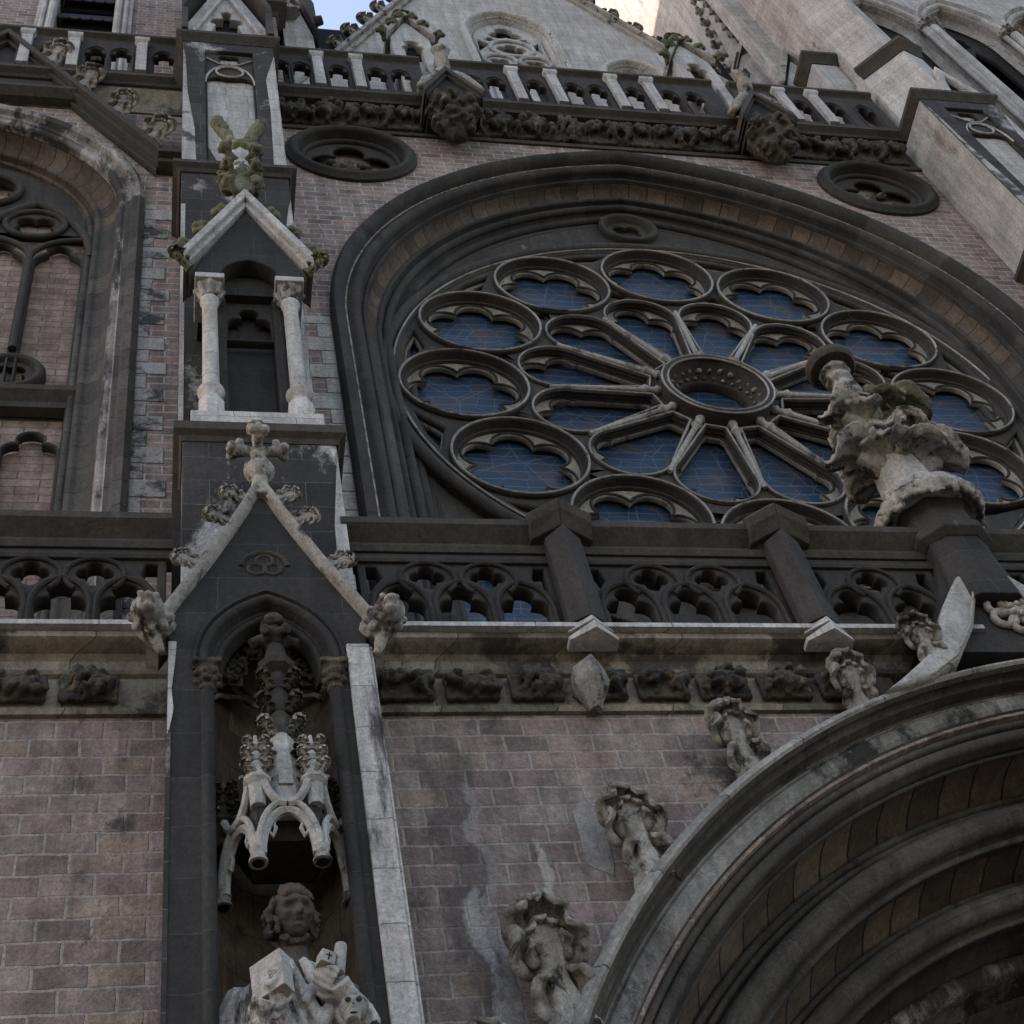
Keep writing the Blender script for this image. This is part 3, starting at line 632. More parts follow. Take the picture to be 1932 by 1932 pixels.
# twelve roundels, each with a moulded frame; thin pale fillets in front
def ring12(mk, name, mat, a0=90, smooth=50):
    base = build(mk(a0), name, mat, rose, smooth=smooth)
    for k in range(1, 12):
        c = base.copy(); COL.objects.link(c); c.parent = rose; c.rotation_euler = (0, radians(30*k), 0)
def roundel(a):
    c = pol(3.30, a)
    return ring_sweep(c, [(.84, 9.98), (.84, 9.93)]+roll(.815, 9.925, .024, 0, 190, 5)+[(.79, 9.95), (.782, 9.985), (.775, 10.02)]+roll(.755, 10.03, .016, 30, 200, 4)+[(.735, 10.05), (.73, 10.09)], 60)
ring12(roundel, 'roundel', M['trac'])
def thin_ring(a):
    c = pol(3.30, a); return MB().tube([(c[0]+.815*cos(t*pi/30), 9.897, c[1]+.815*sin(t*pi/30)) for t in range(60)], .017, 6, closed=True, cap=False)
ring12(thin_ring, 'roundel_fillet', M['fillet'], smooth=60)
def lobes(a):
    c = pol(3.30, a); h = hex_(c, a)
    return MB().tube([(c[0]+(x-c[0])*1.05, 10.065, c[1]+(z-c[1])*1.05) for x, z in h], .020, 6, closed=True, cap=False)
ring12(lobes, 'lobe_moulding', M['trac'], smooth=60)
# twelve lancets
def head(a):
    h = lanc_front(a); cc = pol(1.9, a); m = MB()
    m.tube([(cc[0]+(x-cc[0])*1.05, 9.955, cc[1]+(z-cc[1])*1.03) for x, z in h], .030, 7, closed=True, cap=False)
    return m
ring12(head, 'lancet_frame', M['trac'], 105)
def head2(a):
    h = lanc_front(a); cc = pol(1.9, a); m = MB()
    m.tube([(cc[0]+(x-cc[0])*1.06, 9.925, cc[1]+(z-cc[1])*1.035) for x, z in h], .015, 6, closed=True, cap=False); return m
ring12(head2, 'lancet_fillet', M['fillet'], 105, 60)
def lob2(a):
    h = lanc(a); cc = pol(1.9, a)
    return MB().tube([(cc[0]+(x-cc[0])*1.06, 10.065, cc[1]+(z-cc[1])*1.03) for x, z in h], .018, 6, closed=True, cap=False)
ring12(lob2, 'cusp_moulding', M['trac'], 105, 60)
# twelve spokes : colonnette with base and capital
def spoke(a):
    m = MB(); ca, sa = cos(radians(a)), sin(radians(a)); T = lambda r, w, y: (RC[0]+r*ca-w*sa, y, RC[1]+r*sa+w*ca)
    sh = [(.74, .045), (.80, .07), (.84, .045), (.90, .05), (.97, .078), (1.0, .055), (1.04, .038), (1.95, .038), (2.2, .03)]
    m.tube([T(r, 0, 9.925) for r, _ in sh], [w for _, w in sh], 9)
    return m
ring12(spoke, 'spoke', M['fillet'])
# hub : deep funnel ring with carved inside
prof = [(.75, 10.18), (.75, 9.84), (.74, 9.80), (.715, 9.785), (.685, 9.785), (.66, 9.80), (.645, 9.83), (.59, 9.95), (.53, 10.05), (.50, 10.06), (.48, 10.055), (.465, 10.08), (.465, 10.18)]
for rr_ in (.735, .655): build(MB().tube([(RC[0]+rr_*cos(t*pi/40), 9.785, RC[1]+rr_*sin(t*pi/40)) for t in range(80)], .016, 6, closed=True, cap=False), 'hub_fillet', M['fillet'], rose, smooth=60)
hub = build(ring_sweep(RC, prof, 60), 'hub', M['trac'], rose, smooth=50)
m = MB(); rnd = random.Random(4)
for k in range(26):
    a = 360*k/26; x, z = pol(.60, a); m.ball((x, 9.96+rnd.uniform(-.03, .03), z), (rnd.uniform(.03, .06), rnd.uniform(.03, .06), rnd.uniform(.02, .045)), 6, 4); x, z = pol(.53, a+7); m.ball((x, 10.02, z), rnd.uniform(.02, .035), 6, 4)
build(carved(m, .014, .01, 20, 0), 'hub_carving', M['carv'], rose, smooth=60)
# iron saddle bar stubs / joints
# ================================================================== OCULI
def oculus(c, label):
    e = empty('round_window', (c[0], 9.45, c[1]), label, 'round window', 'small round windows in the corners above the rose')
    prof = [(1.0, 9.46), (1.0, 9.40), (.96, 9.37)]+roll(.88, 9.39, .075, 20, 190, 6)+[(.79, 9.46), (.78, 9.50)]+roll(.74, 9.53, .045, 30, 200, 5)+[(.69, 9.62), (.67, 9.72)]
    build(ring_sweep(c, prof, 64), 'ring_frame', M['dark'], e, smooth=50)
    h = foil(c, [(c[0]+.36*cos(radians(a)), c[1]+.36*sin(radians(a)), .24) for a in (0, 90, 180, 270)], n=96)
    holes = [h]
    build(plate([circ(c, .72, 60)], holes, 9.555, 9.62, .025, 2), 'tracery', M['dark'], e, smooth=45)
    build(MB().lathe([(.72, 0), (.72, .04)], (c[0], 9.72, c[1]), 40, 'y'), 'backing', M['tan'], e, smooth=0)
    m = MB(); rnd = random.Random(int(c[0]*10))
    for k in range(16):
        a = rnd.uniform(0, 6.28); r = rnd.uniform(0, .42); m.ball((c[0]+r*cos(a), 9.66, c[1]+r*sin(a)-.12), (rnd.uniform(.05, .12), .08, rnd.uniform(.05, .10)), 7, 5)
    build(carved(m, .03, .02, 9, 0), 'carved_boss', M['carvdark'], e, smooth=60)
oculus(OC[0], 'round window with carved three-lobed tracery between the left buttress and the rose arch')
oculus(OC[1], 'round window with carved three-lobed tracery between the rose arch and the right buttress')

# ================================================================== LEFT BRICKED WINDOW
lwin = empty('bricked_window', (LAX, 9.9, 9.0), 'tall pointed window filled in with bricks behind dark tracery at the left edge', 'window')
prof = [(3.21, 9.46), (3.21, 9.37), (3.15, 9.32), (3.06, 9.35), (3.03, 9.43), (2.97, 9.44)]
build(arch_sweep(LAX, 20.95, .94, prof, 8.7, 36, part='arc'), 'hood_mould', M['streakuv'], lwin, smooth=50)
build(arch_sweep(LAX, 20.95, .94, prof, 8.7, 36, part='jamb'), 'jamb_edge', M['jamb'], lwin, smooth=50)
prof = [(2.97, 9.44)]+roll(2.92, 9.52, .06, 60, 200, 6)+[(2.85, 9.60)]
build(arch_sweep(LAX, 20.95, .94, prof, 8.7, 36), 'pale_roll', M['streakuv'], lwin, smooth=50, label='streaked black and white roll moulding')
prof = [(2.85, 9.60)]+hollow((2.845, 9.62), (2.66, 9.82), .3, 5)+roll(2.60, 9.86, .055, 50, 205, 6)+[(2.53, 9.93)]+roll(2.49, 9.95, .04, 60, 205, 5)+[(2.44, 9.98), (2.42, 10.12)]
build(arch_sweep(LAX, 20.95, .94, prof, 8.7, 36, part='arc'), 'inner_moulding', M['tanuv'], lwin, smooth=50)
build(arch_sweep(LAX, 20.95, .94, prof, 8.7, 36, part='jamb'), 'jamb_moulding', M['jamb'], lwin, smooth=50)
build(MB().box(LAX-1.8, LAX+1.8, 10.14, 10.3, 8.7, 23.6), 'brick_infill', M['infill'], lwin, smooth=0)
# tracery: two sub units; unit axis = main axis +- .82 ; lights .82 wide
m = MB(); holes = []
inner = arch_loop(LAX, 20.95, .94, 2.46, 8.7, 30)
for s in (-1, 1):
    ua = LAX+s*.80
    for t in (-1, 1):
        lx = ua+t*.37
        holes.append([(lx-.30, 16.87), (lx+.30, 16.87)]+[(lx+.30, 20.1)]+[(lx+.30*cos(a)*1.0, 20.1+.34*sin(a)) for a in [radians(x) for x in (15, 30)]]+[(lx+.13, 20.42), (lx+.14, 20.5), (lx+.06, 20.6), (lx, 20.63), (lx-.06, 20.6), (lx-.14, 20.5), (lx-.13, 20.42)]+[(lx-.30*cos(a), 20.1+.34*sin(a)) for a in [radians(x) for x in (30, 15)]]+[(lx-.30, 20.1)])
        holes.append(foil((lx, 15.4), [(lx, 15.72, .14), (lx-.15, 15.50, .14), (lx+.15, 15.50, .14)], [[(lx-.29, 8.9), (lx+.29, 8.9), (lx+.29, 15.5), (lx-.29, 15.5)]], 200))
    holes.append(nfoil((ua, 21.22), 4, .155, .145, 45, 72)); 
holes.append(nfoil((LAX, 22.25), 4, .26, .24, 45, 80))
tr = plate([inner], [h for h in holes], 9.99, 10.12, .03, 2)
build(tr, 'tracery', M['trac'], lwin, smooth=45)
m = MB()
for s in (-1, 1):
    ua = LAX+s*.80
    m.tube([(ua, 9.97, 17.7), (ua, 9.97, 20.15)], .055, 8)
    m = ring_sweep((ua, 21.22), roll(.36, 9.97, .045, -20, 200, 6), 40, mb=m, closed=False) if False else m
    m.tube([(ua+.40*cos(radians(a)), 9.97, 21.22+.40*sin(radians(a))) for a in range(0, 360, 10)], .045, 8, closed=True, cap=False)
    for t in (-1, 1):
        m.tube([(ua+t*(.74-.74*cos(radians(a))), 9.965, 20.15+.62*sin(radians(a))) for a in range(0, 91, 10)][::-1] if t < 0 else [(ua+t*(.74-.74*cos(radians(a))), 9.965, 20.15+.62*sin(radians(a))) for a in range(0, 91, 10)], .045, 8)
        # outer arch of the unit
        m.tube([(ua+t*(.78-1.5*(1-cos(radians(a)))), 9.95, 20.2+1.62*sin(radians(a))/sin(radians(61))) for a in range(0, 62, 6)], .06, 8)
m.tube([(LAX, 9.95, 9.0), (LAX, 9.95, 20.6)], .08, 8)
m.tube([(LAX+.52*cos(radians(a)), 9.95, 22.25+.52*sin(radians(a))) for a in range(0, 360, 10)], .055, 8, closed=True, cap=False)
build(m, 'mullion', M['trac'], lwin, smooth=60)
build(course([(LAX-1.75, 9.99), (LAX+1.75, 9.99)], [(-.1, 16.35), (.02, 16.38), (.02, 16.5), (.12, 16.62), (.12, 16.72), (.04, 16.80), (-.1, 16.82)]), 'transom', M['coping'], lwin, smooth=30)
def blind_circle(cx, cz, par, r=.42):
    build(ring_sweep((cx, cz), [(r, 10.13), (r, 10.03)]+roll(r-.07, 10.02, .05, 20, 190, 5)+[(r-.15, 10.06), (r-.17, 10.13)], 44), 'round_panel', M['trac'], par, smooth=50)
    build(plate([circ((cx, cz), r-.12, 40)], [nfoil((cx, cz), 4, .115, .10, 45, 60)], 10.05, 10.14, .015), 'quatrefoil', M['trac'], par, smooth=40)
blind_circle(LAX+.80, 17.25, lwin); blind_circle(LAX-.80, 17.25, lwin)
# raking gable hood over this window
gh = empty('gable_hood', (LAX, 9.3, 22.0), 'sloping dark stone gable hood with carved crockets above the bricked-up window', 'gable')
sl_ = (26.45-22.12)/(2.42)
path = [(LAX+2.45, 22.10), (LAX, 26.62)]
def rake(x0, z0, x1, z1, y0, y1, t):     # square section bar along a slope
    dx, dz = x1-x0, z1-z0; l = hypot(dx, dz); nx, nz = -dz/l, dx/l
    if nz < 0: nx, nz = -nx, -nz
    return MB().prism([(x0, z0), (x1, z1), (x1+nx*t*0, z1+t/abs(nz)), (x0, z0+t/abs(nz))], y0, y1)
for s in (-1, 1):
    X = lambda x: LAX+s*(x-LAX)
    m = MB()
    m.merge(rake(X(-.25), 22.10, LAX, 26.50, 9.12, 9.5, .10))
    m.merge(rake(X(-.27), 21.96, LAX, 26.34, 9.22, 9.5, .14))
    m.merge(rake(X(-.29), 21.84, LAX, 26.20, 9.34, 9.5, .12))
    a, b = sorted((X(-.27), X(.12)))
    m.box(a, b, 9.125, 9.5, 22.06, 22.18); m.box(a, b, 9.23, 9.5, 21.94, 22.055)
    build(m, 'raking_coping', M['coping'], gh, smooth=0, bevel=.008)
    for i, t in enumerate((.10, .32, .54, .76)):
        x = -.25+(-2.45)*t; z = 22.2+4.4*t
        mm = MB().merge(CROCK[i % 3], scale_rot(.62, s*22, (X(x+.12), 9.28, z+.12), 8)); build(mm, 'crocket', M['carv'], gh, smooth=60)
build(MB().prism([(LAX-1.3, 24.35), (LAX+1.3, 24.35), (LAX, 26.6)], 9.30, 9.46), 'gable_panel', M['black'], gh, smooth=0)
build(course([(LAX-1.35, 9.33), (LAX+1.35, 9.33)], [(-.1, 24.2), (.04, 24.22), (.16, 24.34), (.16, 24.42), (-.1, 24.46)]), 'ledge', M['coping'], gh, smooth=20)
# ================================================================== UPPER PARAPET
LEDGE = [(-.15, 24.92), (.02, 24.93), (.05, 24.98), (.03, 25.03), (.12, 25.10), (.12, 25.19), (.02, 25.30), (-.15, 25.32)]
COPE = [(-.14, 26.78), (.01, 26.78), (.05, 26.84), (.02, 26.88), (.11, 26.95), (.11, 27.03), (.02, 27.10), (-.14, 27.12)]
def upper_parapet(x0, x1, ops, piers, label, group='pierced upper parapets', turn=None):
    e = empty('upper_parapet', ((x0+x1)/2, 9.3, 25.2), label, 'parapet', group)
    build(course([(x0, 9.28), (x1, 9.28)], LEDGE), 'ledge', M['coping'], e, smooth=25)
    build(course([(x0, 9.28), (x1, 9.28)], COPE), 'coping', M['coping'], e, smooth=25)
    holes = []
    for x in ops:
        holes.append(foil((x, 25.95), [(x, 26.30, .105), (x-.10, 26.10, .10), (x+.10, 26.10, .10)], [[(x-.15, 25.5), (x+.15, 25.5), (x+.15, 26.08), (x-.15, 26.08)]], 90))
    build(plate([[(x0, 25.30), (x1, 25.30), (x1, 26.80), (x0, 26.80)]], holes, 9.24, 9.38, .02, 1), 'pierced_panel', M['dark'], e, smooth=40)
    m = MB()
    for x in ops:
        m.tube([(x-.19, 9.235, 25.34), (x-.19, 9.235, 26.12)]+[(x-.19+.19*(1-cos(radians(a)))*1, 9.235, 26.12+.33*sin(radians(a))) for a in (20, 40, 60, 80)]+[(x, 9.235, 26.48)], .02, 6)
        m.tube([(x+.19, 9.235, 25.34), (x+.19, 9.235, 26.12)]+[(x+.19-.19*(1-cos(radians(a)))*1, 9.235, 26.12+.33*sin(radians(a))) for a in (20, 40, 60, 80)]+[(x, 9.235, 26.48)], .02, 6)
    build(m, 'arch_moulding', M['dark'], e, smooth=60)
    # low sill glimpsed through the openings
    build(MB().box(min(ops)-.2, max(ops)+.2, 9.39, 9.62, 25.33, 25.64), 'inner_sill', M['pale'], e, smooth=0)
    for x in piers:
        p = MB(); p.box(x-.085, x+.085, 9.15, 9.235, 25.33, 26.60); p.loft([[(x-w, 9.15-d, z), (x+w, 9.15-d, z), (x+w, 9.234, z), (x-w, 9.234, z)] for z, w, d in ((26.60, .085, 0), (26.66, .12, .035), (26.77, .12, .035))])
        build(p, 'pier', M['pale'], e, smooth=0, bevel=.006)
    return e
upper_parapet(1.42, 4.02, [1.62, 1.95, 2.58, 3.22, 3.62], [2.24, 2.90], 'pierced parapet between the left buttress and the first spiked gargoyle pier')
upper_parapet(4.30, 9.28, [4.85, 5.24, 5.94, 6.60, 7.02, 7.68, 8.32, 8.76], [5.58, 6.27, 7.35, 8.0], 'long pierced parapet across the middle between the two gargoyle piers')
upper_parapet(9.6, 12.33, [10.12, 10.75, 11.35, 11.95], [10.45, 11.08], 'pierced parapet between the second gargoyle pier and the right buttress')
upper_parapet(-7.0, .05, [-.25, -.92, -1.32, -2.0, -2.7, -3.1, -3.8], [-.60, -1.66, -2.4], 'pierced parapet at the top left beside the sloping gable hood')

# gargoyle consoles + gabled piers above them
def gargoyle(cx, label):
    e = empty('gargoyle', (cx, 9.2, 23.4), label, 'gargoyle', 'stone gargoyle consoles under the upper parapet')
    # gabled block
    m = MB(); w = .46
    zb, ze, za = 24.10, 24.45, 25.35
    m.prism([(cx-w*.86, zb), (cx+w*.86, zb), (cx+w*.86, ze), (cx, za-.12), (cx-w*.86, ze)], 8.86, 9.40)
    build(m, 'gabled_block', M['black'], e, smooth=0, bevel=.01)
    m = MB()
    for s in (-1, 1):
        m.merge(rake(cx+s*w*1.02, ze-.22, cx, za-.12, 8.74, 9.4, .085)); m.merge(rake(cx+s*w*.95, ze-.26, cx, za-.22, 8.80, 9.4, .09))
    build(m, 'gable_coping', M['coping'], e, smooth=0, bevel=.01)
    # leafy underside
    m = MB(); rnd = random.Random(int(cx*7))
    m.loft([[(cx+r*cos(2*pi*i/12), min(9.44, 9.12+r*.85*sin(2*pi*i/12)), z) for i in range(12)] for z, r in ((23.30, .10), (23.45, .20), (23.75, .30), (24.05, .38), (24.2, .40))])
    for k in range(46):
        a = rnd.uniform(pi, 2*pi); z = rnd.uniform(23.4, 24.2); r = .12+.27*(z-23.3)/.9
        x, y = cx+(r+.04)*cos(a), 9.12+(r+.04)*.85*sin(a); b = rnd.uniform(0, 6.28)
        m.tube([(x, y, z-.06), (x+.05*cos(b), y-.06, z+.02), (x+.08*cos(b), y-.09, z+.0)], [.05, .065, .045], 6); m.ball((x+.08*cos(b), y-.09, z-.02), rnd.uniform(.04, .07), 6, 4)
    for x in (-.22, 0, .22):
        m.tube([(cx+x, 9.0, 24.1), (cx+x*1.1, 8.82, 24.16), (cx+x*1.15, 8.76, 24.3)], [.09, .10, .07], 7)
    build(carved(m, .028, .025, 9, 0), 'leafy_corbel', M['carvdark'], e, smooth=60)
    # ridge beast / spout on top
    m = MB()
    m.tube([(cx, 9.3, 25.2), (cx, 9.0, 25.45), (cx, 8.82, 25.70), (cx, 8.74, 25.95)], [.16, .15, .13, .12], 10)
    m.ball((cx, 8.72, 26.0), (.15, .14, .13), 10, 8); m.ball((cx-.12, 8.70, 26.08), .055); m.ball((cx+.12, 8.70, 26.08), .055); m.ball((cx, 8.60, 25.92), (.07, .06, .05))
    for s in (-1, 1):
        m.tube([(cx, 8.9, 25.5), (cx+s*.16, 8.86, 25.30), (cx+s*.34, 8.84, 24.95), (cx+s*.5, 8.82, 24.6)], [.10, .11, .10, .06], 8)
        m.tube([(cx+s*.1, 9.0, 25.5), (cx+s*.25, 9.0, 25.2), (cx+s*.45, 9.0, 24.85)], [.12, .13, .08], 8)
    build(carved(m, .03, .02, 7, 1), 'crouching_beast', M['carv'], e, smooth=60)
    return e
gargoyle(4.22, 'left gargoyle console, black leafy block under a little gable with a mossy beast')
gargoyle(9.47, 'right gargoyle console with pale gable edge, next to the right buttress')
def gabled_pier(cx, y0, z0, z1, label, w=.36):
    e = empty('pinnacle_pier', (cx, y0, z0), label, 'pinnacle', 'pale gabled piers standing on the upper parapet')
    m = MB()
    hole = foil((cx, z1-.55), [(cx, z1-.25, .13), (cx-.09, z1-.5, .11), (cx+.09, z1-.5, .11)], [[(cx-.15, z0+.5), (cx+.15, z0+.5), (cx+.15, z1-.5), (cx-.15, z1-.5)]], 90)
    build(plate([[(cx-w, z0), (cx+w, z0), (cx+w, z1), (cx, z1+.95), (cx-w, z1)]], [hole], y0, y0+.16, .025), 'panel', M['pale'], e, smooth=30)
    build(MB().box(cx-w*.96, cx+w*.96, y0+.161, y0+.75, z0, z1), 'shaft', M['pale'], e, smooth=0, bevel=.01)
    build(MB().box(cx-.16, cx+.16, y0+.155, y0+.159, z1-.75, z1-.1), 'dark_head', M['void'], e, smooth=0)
    m = MB()
    for s in (-1, 1): m.merge(rake(cx+s*(w+.08), z1-.12, cx, z1+.98, y0-.10, y0+.5, .09))
    build(m, 'gable_coping', M['carv'], e, smooth=0, bevel=.01)
    k = 0
    for s in (-1, 1):
        for t in (.02, .5, .85):
            mm = MB().merge(KNOB[k % 2], scale_rot(.26, s*40, (cx+s*(w+.12)*(1-t), y0-.02, z1-.05+1.05*t), 0)); build(mm, 'crocket', M['mossy'], e, smooth=60); k += 1
    mm = MB().merge(CROCK[1], scale_rot(.55, 0, (cx, y0+.1, z1+1.0))); build(mm, 'finial', M['mossy'], e, smooth=60)
gabled_pier(4.02, 9.30, 25.2, 28.35, 'pale gabled pier behind the left gargoyle, its dark arched head showing')
gabled_pier(9.28, 9.30, 25.2, 28.35, 'pale gabled pier behind the right gargoyle with mossy crockets')

# ================================================================== NAVE GABLE
gab = empty('nave_gable', (6.95, 10.6, 25), 'large pale stone gable with pierced tracery window rising behind the upper parapet', 'gable')
ga = arch_loop(6.75, 33.0, .45, 1.28, 28.5, 20)
def side_arch(cx, zs, r): return arch_loop(cx, zs, .25, r, 28.5, 12)
build(plate([[(1.0, 24), (12.9, 24), (12.9, 26.2), (6.95, 39.8), (1.0, 26.2)]], [ga, side_arch(4.55, 30.95, .78), side_arch(9.05, 30.95, .78)], 10.6, 11.1, .01), 'gable_wall', M['ashlar'], gab, smooth=0)
for args in ((6.75, 33.0, .45, 1.28), (4.55, 30.95, .25, .78), (9.05, 30.95, .25, .78)):
    cx, zs, off, r = args
    build(arch_sweep(cx, zs, off, [(r+.20, 10.61), (r+.20, 10.53)]+roll(r+.11, 10.55, .07, 20, 190, 5)+[(r+.02, 10.60), (r-.06, 10.72), (r-.10, 10.85)], 28.5, 20), 'arch_moulding', M['pale'], gab, smooth=50)
hz = []
c1, c2 = (6.75, 33.05), (6.75, 31.9)
holes = [nfoil((6.75, 33.45), 3, .20, .19, 90, 72), nfoil((6.75, 32.45), 5, .20, .14, 90, 80), nfoil((6.38, 31.66), 4, .12, .12, 45, 48), nfoil((7.12, 31.66), 4, .12, .12, 45, 48),
         [(6.05, 32.3), (6.32, 32.75), (6.1, 33.0)], [(7.45, 32.3), (7.4, 33.0), (7.18, 32.75)], nfoil((6.38, 33.05), 3, .06, .08, 90, 30), nfoil((7.12, 33.05), 3, .06, .08, 90, 30)]
build(plate([arch_loop(6.75, 33.0, .45, 1.2, 28.6, 20)], holes+[[(x-.25, 28.9), (x+.25, 28.9), (x+.25, 30.9), (x, 31.3), (x-.25, 30.9)] for x in (6.38, 7.12)], 10.72, 10.86, .03, 2), 'tracery', M['pale'], gab, smooth=45)
m = MB()
for c, r in (((6.75, 32.45), .46), ((6.38, 31.66), .33), ((7.12, 31.66), .33)):
    m.tube([(c[0]+r*cos(radians(a)), 10.70, c[1]+r*sin(radians(a))) for a in range(0, 360, 12)], .05, 7, closed=True, cap=False)
build(m, 'round_moulding', M['pale'], gab, smooth=60)
for cx in (4.55, 9.05): build(plate([arch_loop(cx, 30.95, .25, .7, 28.6, 14)], [nfoil((cx, 31.15), 4, .13, .13, 45, 60)], 10.74, 10.86, .03), 'tracery', M['pale'], gab, smooth=45)
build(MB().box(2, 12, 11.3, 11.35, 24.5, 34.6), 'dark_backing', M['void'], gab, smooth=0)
for s in (-1, 1):
    m = MB().merge(rake(6.95+s*5.9, 26.3, 6.95, 39.85, 10.45, 11.25, .10)).merge(rake(6.95+s*5.85, 26.1, 6.95, 39.55, 10.53, 11.2, .12))
    build(m, 'raking_coping', M['carv'], gab, smooth=0, bevel=.015)
    for i in range(12):
        t = .26+.062*i; x = 6.95+s*5.9*(1-t); z = 26.55+13.5*t
        mm = MB().merge(CROCK[i % 3], scale_rot(.62, s*62, (x-s*.04, 10.70, z-.16), 0)); build(mm, 'crocket', M['carv'], gab, smooth=60)
build(MB().loft([[(.9, 11.1, 25), (13, 11.1, 25), (6.95, 11.1, 39.6)], [(.9, 46, 25), (13, 46, 25), (6.95, 46, 39.6)]]), 'roof', M['slate'], gab, smooth=0)

# ================================================================== BUTTRESSES
def buttress_upper(e, X0, X1, mirror=False, faceL='black'):
    """the two upper stages shared by both buttresses, X0..X1"""
    cx = (X0+X1)/2; hw = (X1-X0)/2
    # stage 3 body
    build(MB().box(X0, X1, 8.50, 9.6, 8.6, 20.05), 'middle_shaft', M['blockpale'], e, smooth=0, bevel=.01)
    build(course([(X0, 9.5), (X0, 8.5), (X1, 8.5), (X1, 9.5)], [(-.1, 19.86), (.02, 19.87), (.05, 19.93), (.11, 19.98), (.11, 20.06), (.0, 20.20), (-.1, 20.22)]), 'cornice', M['coping'], e, smooth=20)
    st3 = MB().prism([(X1-.15, 12.6), (X1-.004, 12.6), (X1-.004, 19.2), (X1-.05, 18.9), (X1-.12, 18.1), (X1-.10, 16.5), (X1-.15, 15.0)], 8.494, 8.52)
    build(st3, 'washed_edge', M['pale'], e, smooth=0); build(MB().box(X0+.004, X0+.055, 8.494, 8.52, 8.7, 18.9), 'washed_edge', M['pale'], e, smooth=0)
    build(MB().prism([(X1-.17, 20.2), (X1-.004, 20.2), (X1-.004, 24.5), (X1-.03, 24.35), (X1-.16, 23.5), (X1-.14, 22.2)], 8.494, 8.52), 'washed_edge', M['pale'], e, smooth=0)
    build(MB().prism([(X0+.004, 20.2), (X0+.19, 20.2), (X0+.17, 21.4), (X0+.07, 22.8), (X0+.04, 24.2), (X0+.004, 24.6)], 8.494, 8.52), 'washed_edge', M['quoin'], e, smooth=0)
    # stage 4 with blind panel
    z0, z1 = 20.2, 25.05
    px0, px1 = cx-.36, cx+.36
    hol = [(px0, z0+.15), (px1, z0+.15), (px1, z1-.45), (px0, z1-.45)]
    build(plate([[(X0, z0), (X1, z0), (X1, z1), (X0, z1)]], [hol], 8.50, 8.62, .015), 'panel_frame', M['blockpale'], e, smooth=20)
    build(MB().box(X0+.004, X1-.004, 8.66, 9.6, z0, z1), 'upper_shaft', M['pale'], e, smooth=0)
    build(MB().box(px0-.02, px1+.02, 8.63, 8.657, z0, z1-.4), 'panel_back', M['ashlar'], e, smooth=0)
    # tracery head of the panel
    zt = z1-.45
    h1 = foil((cx, zt-1.15), [(cx-.18, zt-1.15, .17), (cx+.18, zt-1.15, .17)], [[(px0+.03, z0+.2), (px1-.03, z0+.2), (px1-.03, zt-1.25), (cx+.07, zt-1.12), (cx+.07, zt-1.0), (cx-.07, zt-1.0), (cx-.07, zt-1.12), (px0+.03, zt-1.25)]], 96)
    h2 = nfoil((cx, zt-.22), 4, .10, .09, 45, 50)
    build(plate([[(px0, z0+.1), (px1, z0+.1), (px1, zt), (px0, zt)]], [h1, h2], 8.56, 8.625, .018), 'panel_tracery', M['dark'], e, smooth=40)
    m = MB()
    m.tube([(cx+.20*cos(radians(a)), 8.54, zt-.80+.20*sin(radians(a))) for a in range(0, 360, 12)], .018, 6, closed=True, cap=False)
    for s in (-1, 1):
        m.tube([(cx+s*(.36-.36*(1-cos(radians(a)))), 8.54, zt-1.3+.76*sin(radians(a))) for a in range(0, 91, 9)], .018, 6)
        m.tube([(cx, 8.54, zt-.52), (cx+s*.15, 8.54, zt-.46), (cx+s*.34, 8.54, zt-.25)], .016, 6)
    build(m, 'panel_ribs', M['pale'], e, smooth=60)
    build(course([(X0, 9.3), (X0, 8.5), (X1, 8.5), (X1, 9.3)], [(-.1, 24.90), (.01, 24.91), (.04, 24.97), (.11, 25.06), (.11, 25.15), (0, 25.28), (-.1, 25.30)]), 'cornice', M['coping'], e, smooth=20)
    if mirror: return
    # gablet on top
    zb, za = 25.3, 28.6
    hol = foil((cx, 26.3), [(cx, 26.75, .10), (cx-.13, 26.35, .14), (cx+.13, 26.35, .14)], [[(cx-.26, 25.75), (cx+.26, 25.75), (cx+.12, 26.5), (cx-.12, 26.5)]], 90)
    build(plate([[(X0+.02, zb), (X1-.02, zb), (X1-.02, 26.0), (cx, za), (X0+.02, 26.0)]], [hol], 8.62, 8.78, .02), 'gablet', M['pale'], e, smooth=20)
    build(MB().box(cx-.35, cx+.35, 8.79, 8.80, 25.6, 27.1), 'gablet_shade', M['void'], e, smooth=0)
    m = MB()
    for s in (-1, 1):
        m.merge(rake(cx+s*(hw+.03), 26.25, cx, za+.5, 8.40, 9.1, .10))
        a, b = sorted((cx+s*(hw+.03), cx+s*(hw-.07))); m.box(a, b, 8.402, 9.1, 25.3, 26.3)
    build(m, 'gablet_coping', M['coping'], e, smooth=0, bevel=.01)
    m = MB()
    for s in (-1, 1): m.merge(rake(cx+s*.56, 25.34, cx, 27.55, 8.55, 8.618, .06))
    build(m, 'inner_gable_moulding', M['pale'], e, smooth=0, bevel=.008)
    build(MB().box(X0+.05, X1-.05, 8.80, 9.9, 25.3, 33), 'top_shaft', M['ashlar'], e, smooth=0, bevel=.01)

bl = empty('buttress', (.73, 8.5, GZ), 'tall left buttress with statue niche, column shrine and blind panel, black and white stone', 'buttress')
buttress_upper(bl, .05, 1.42)
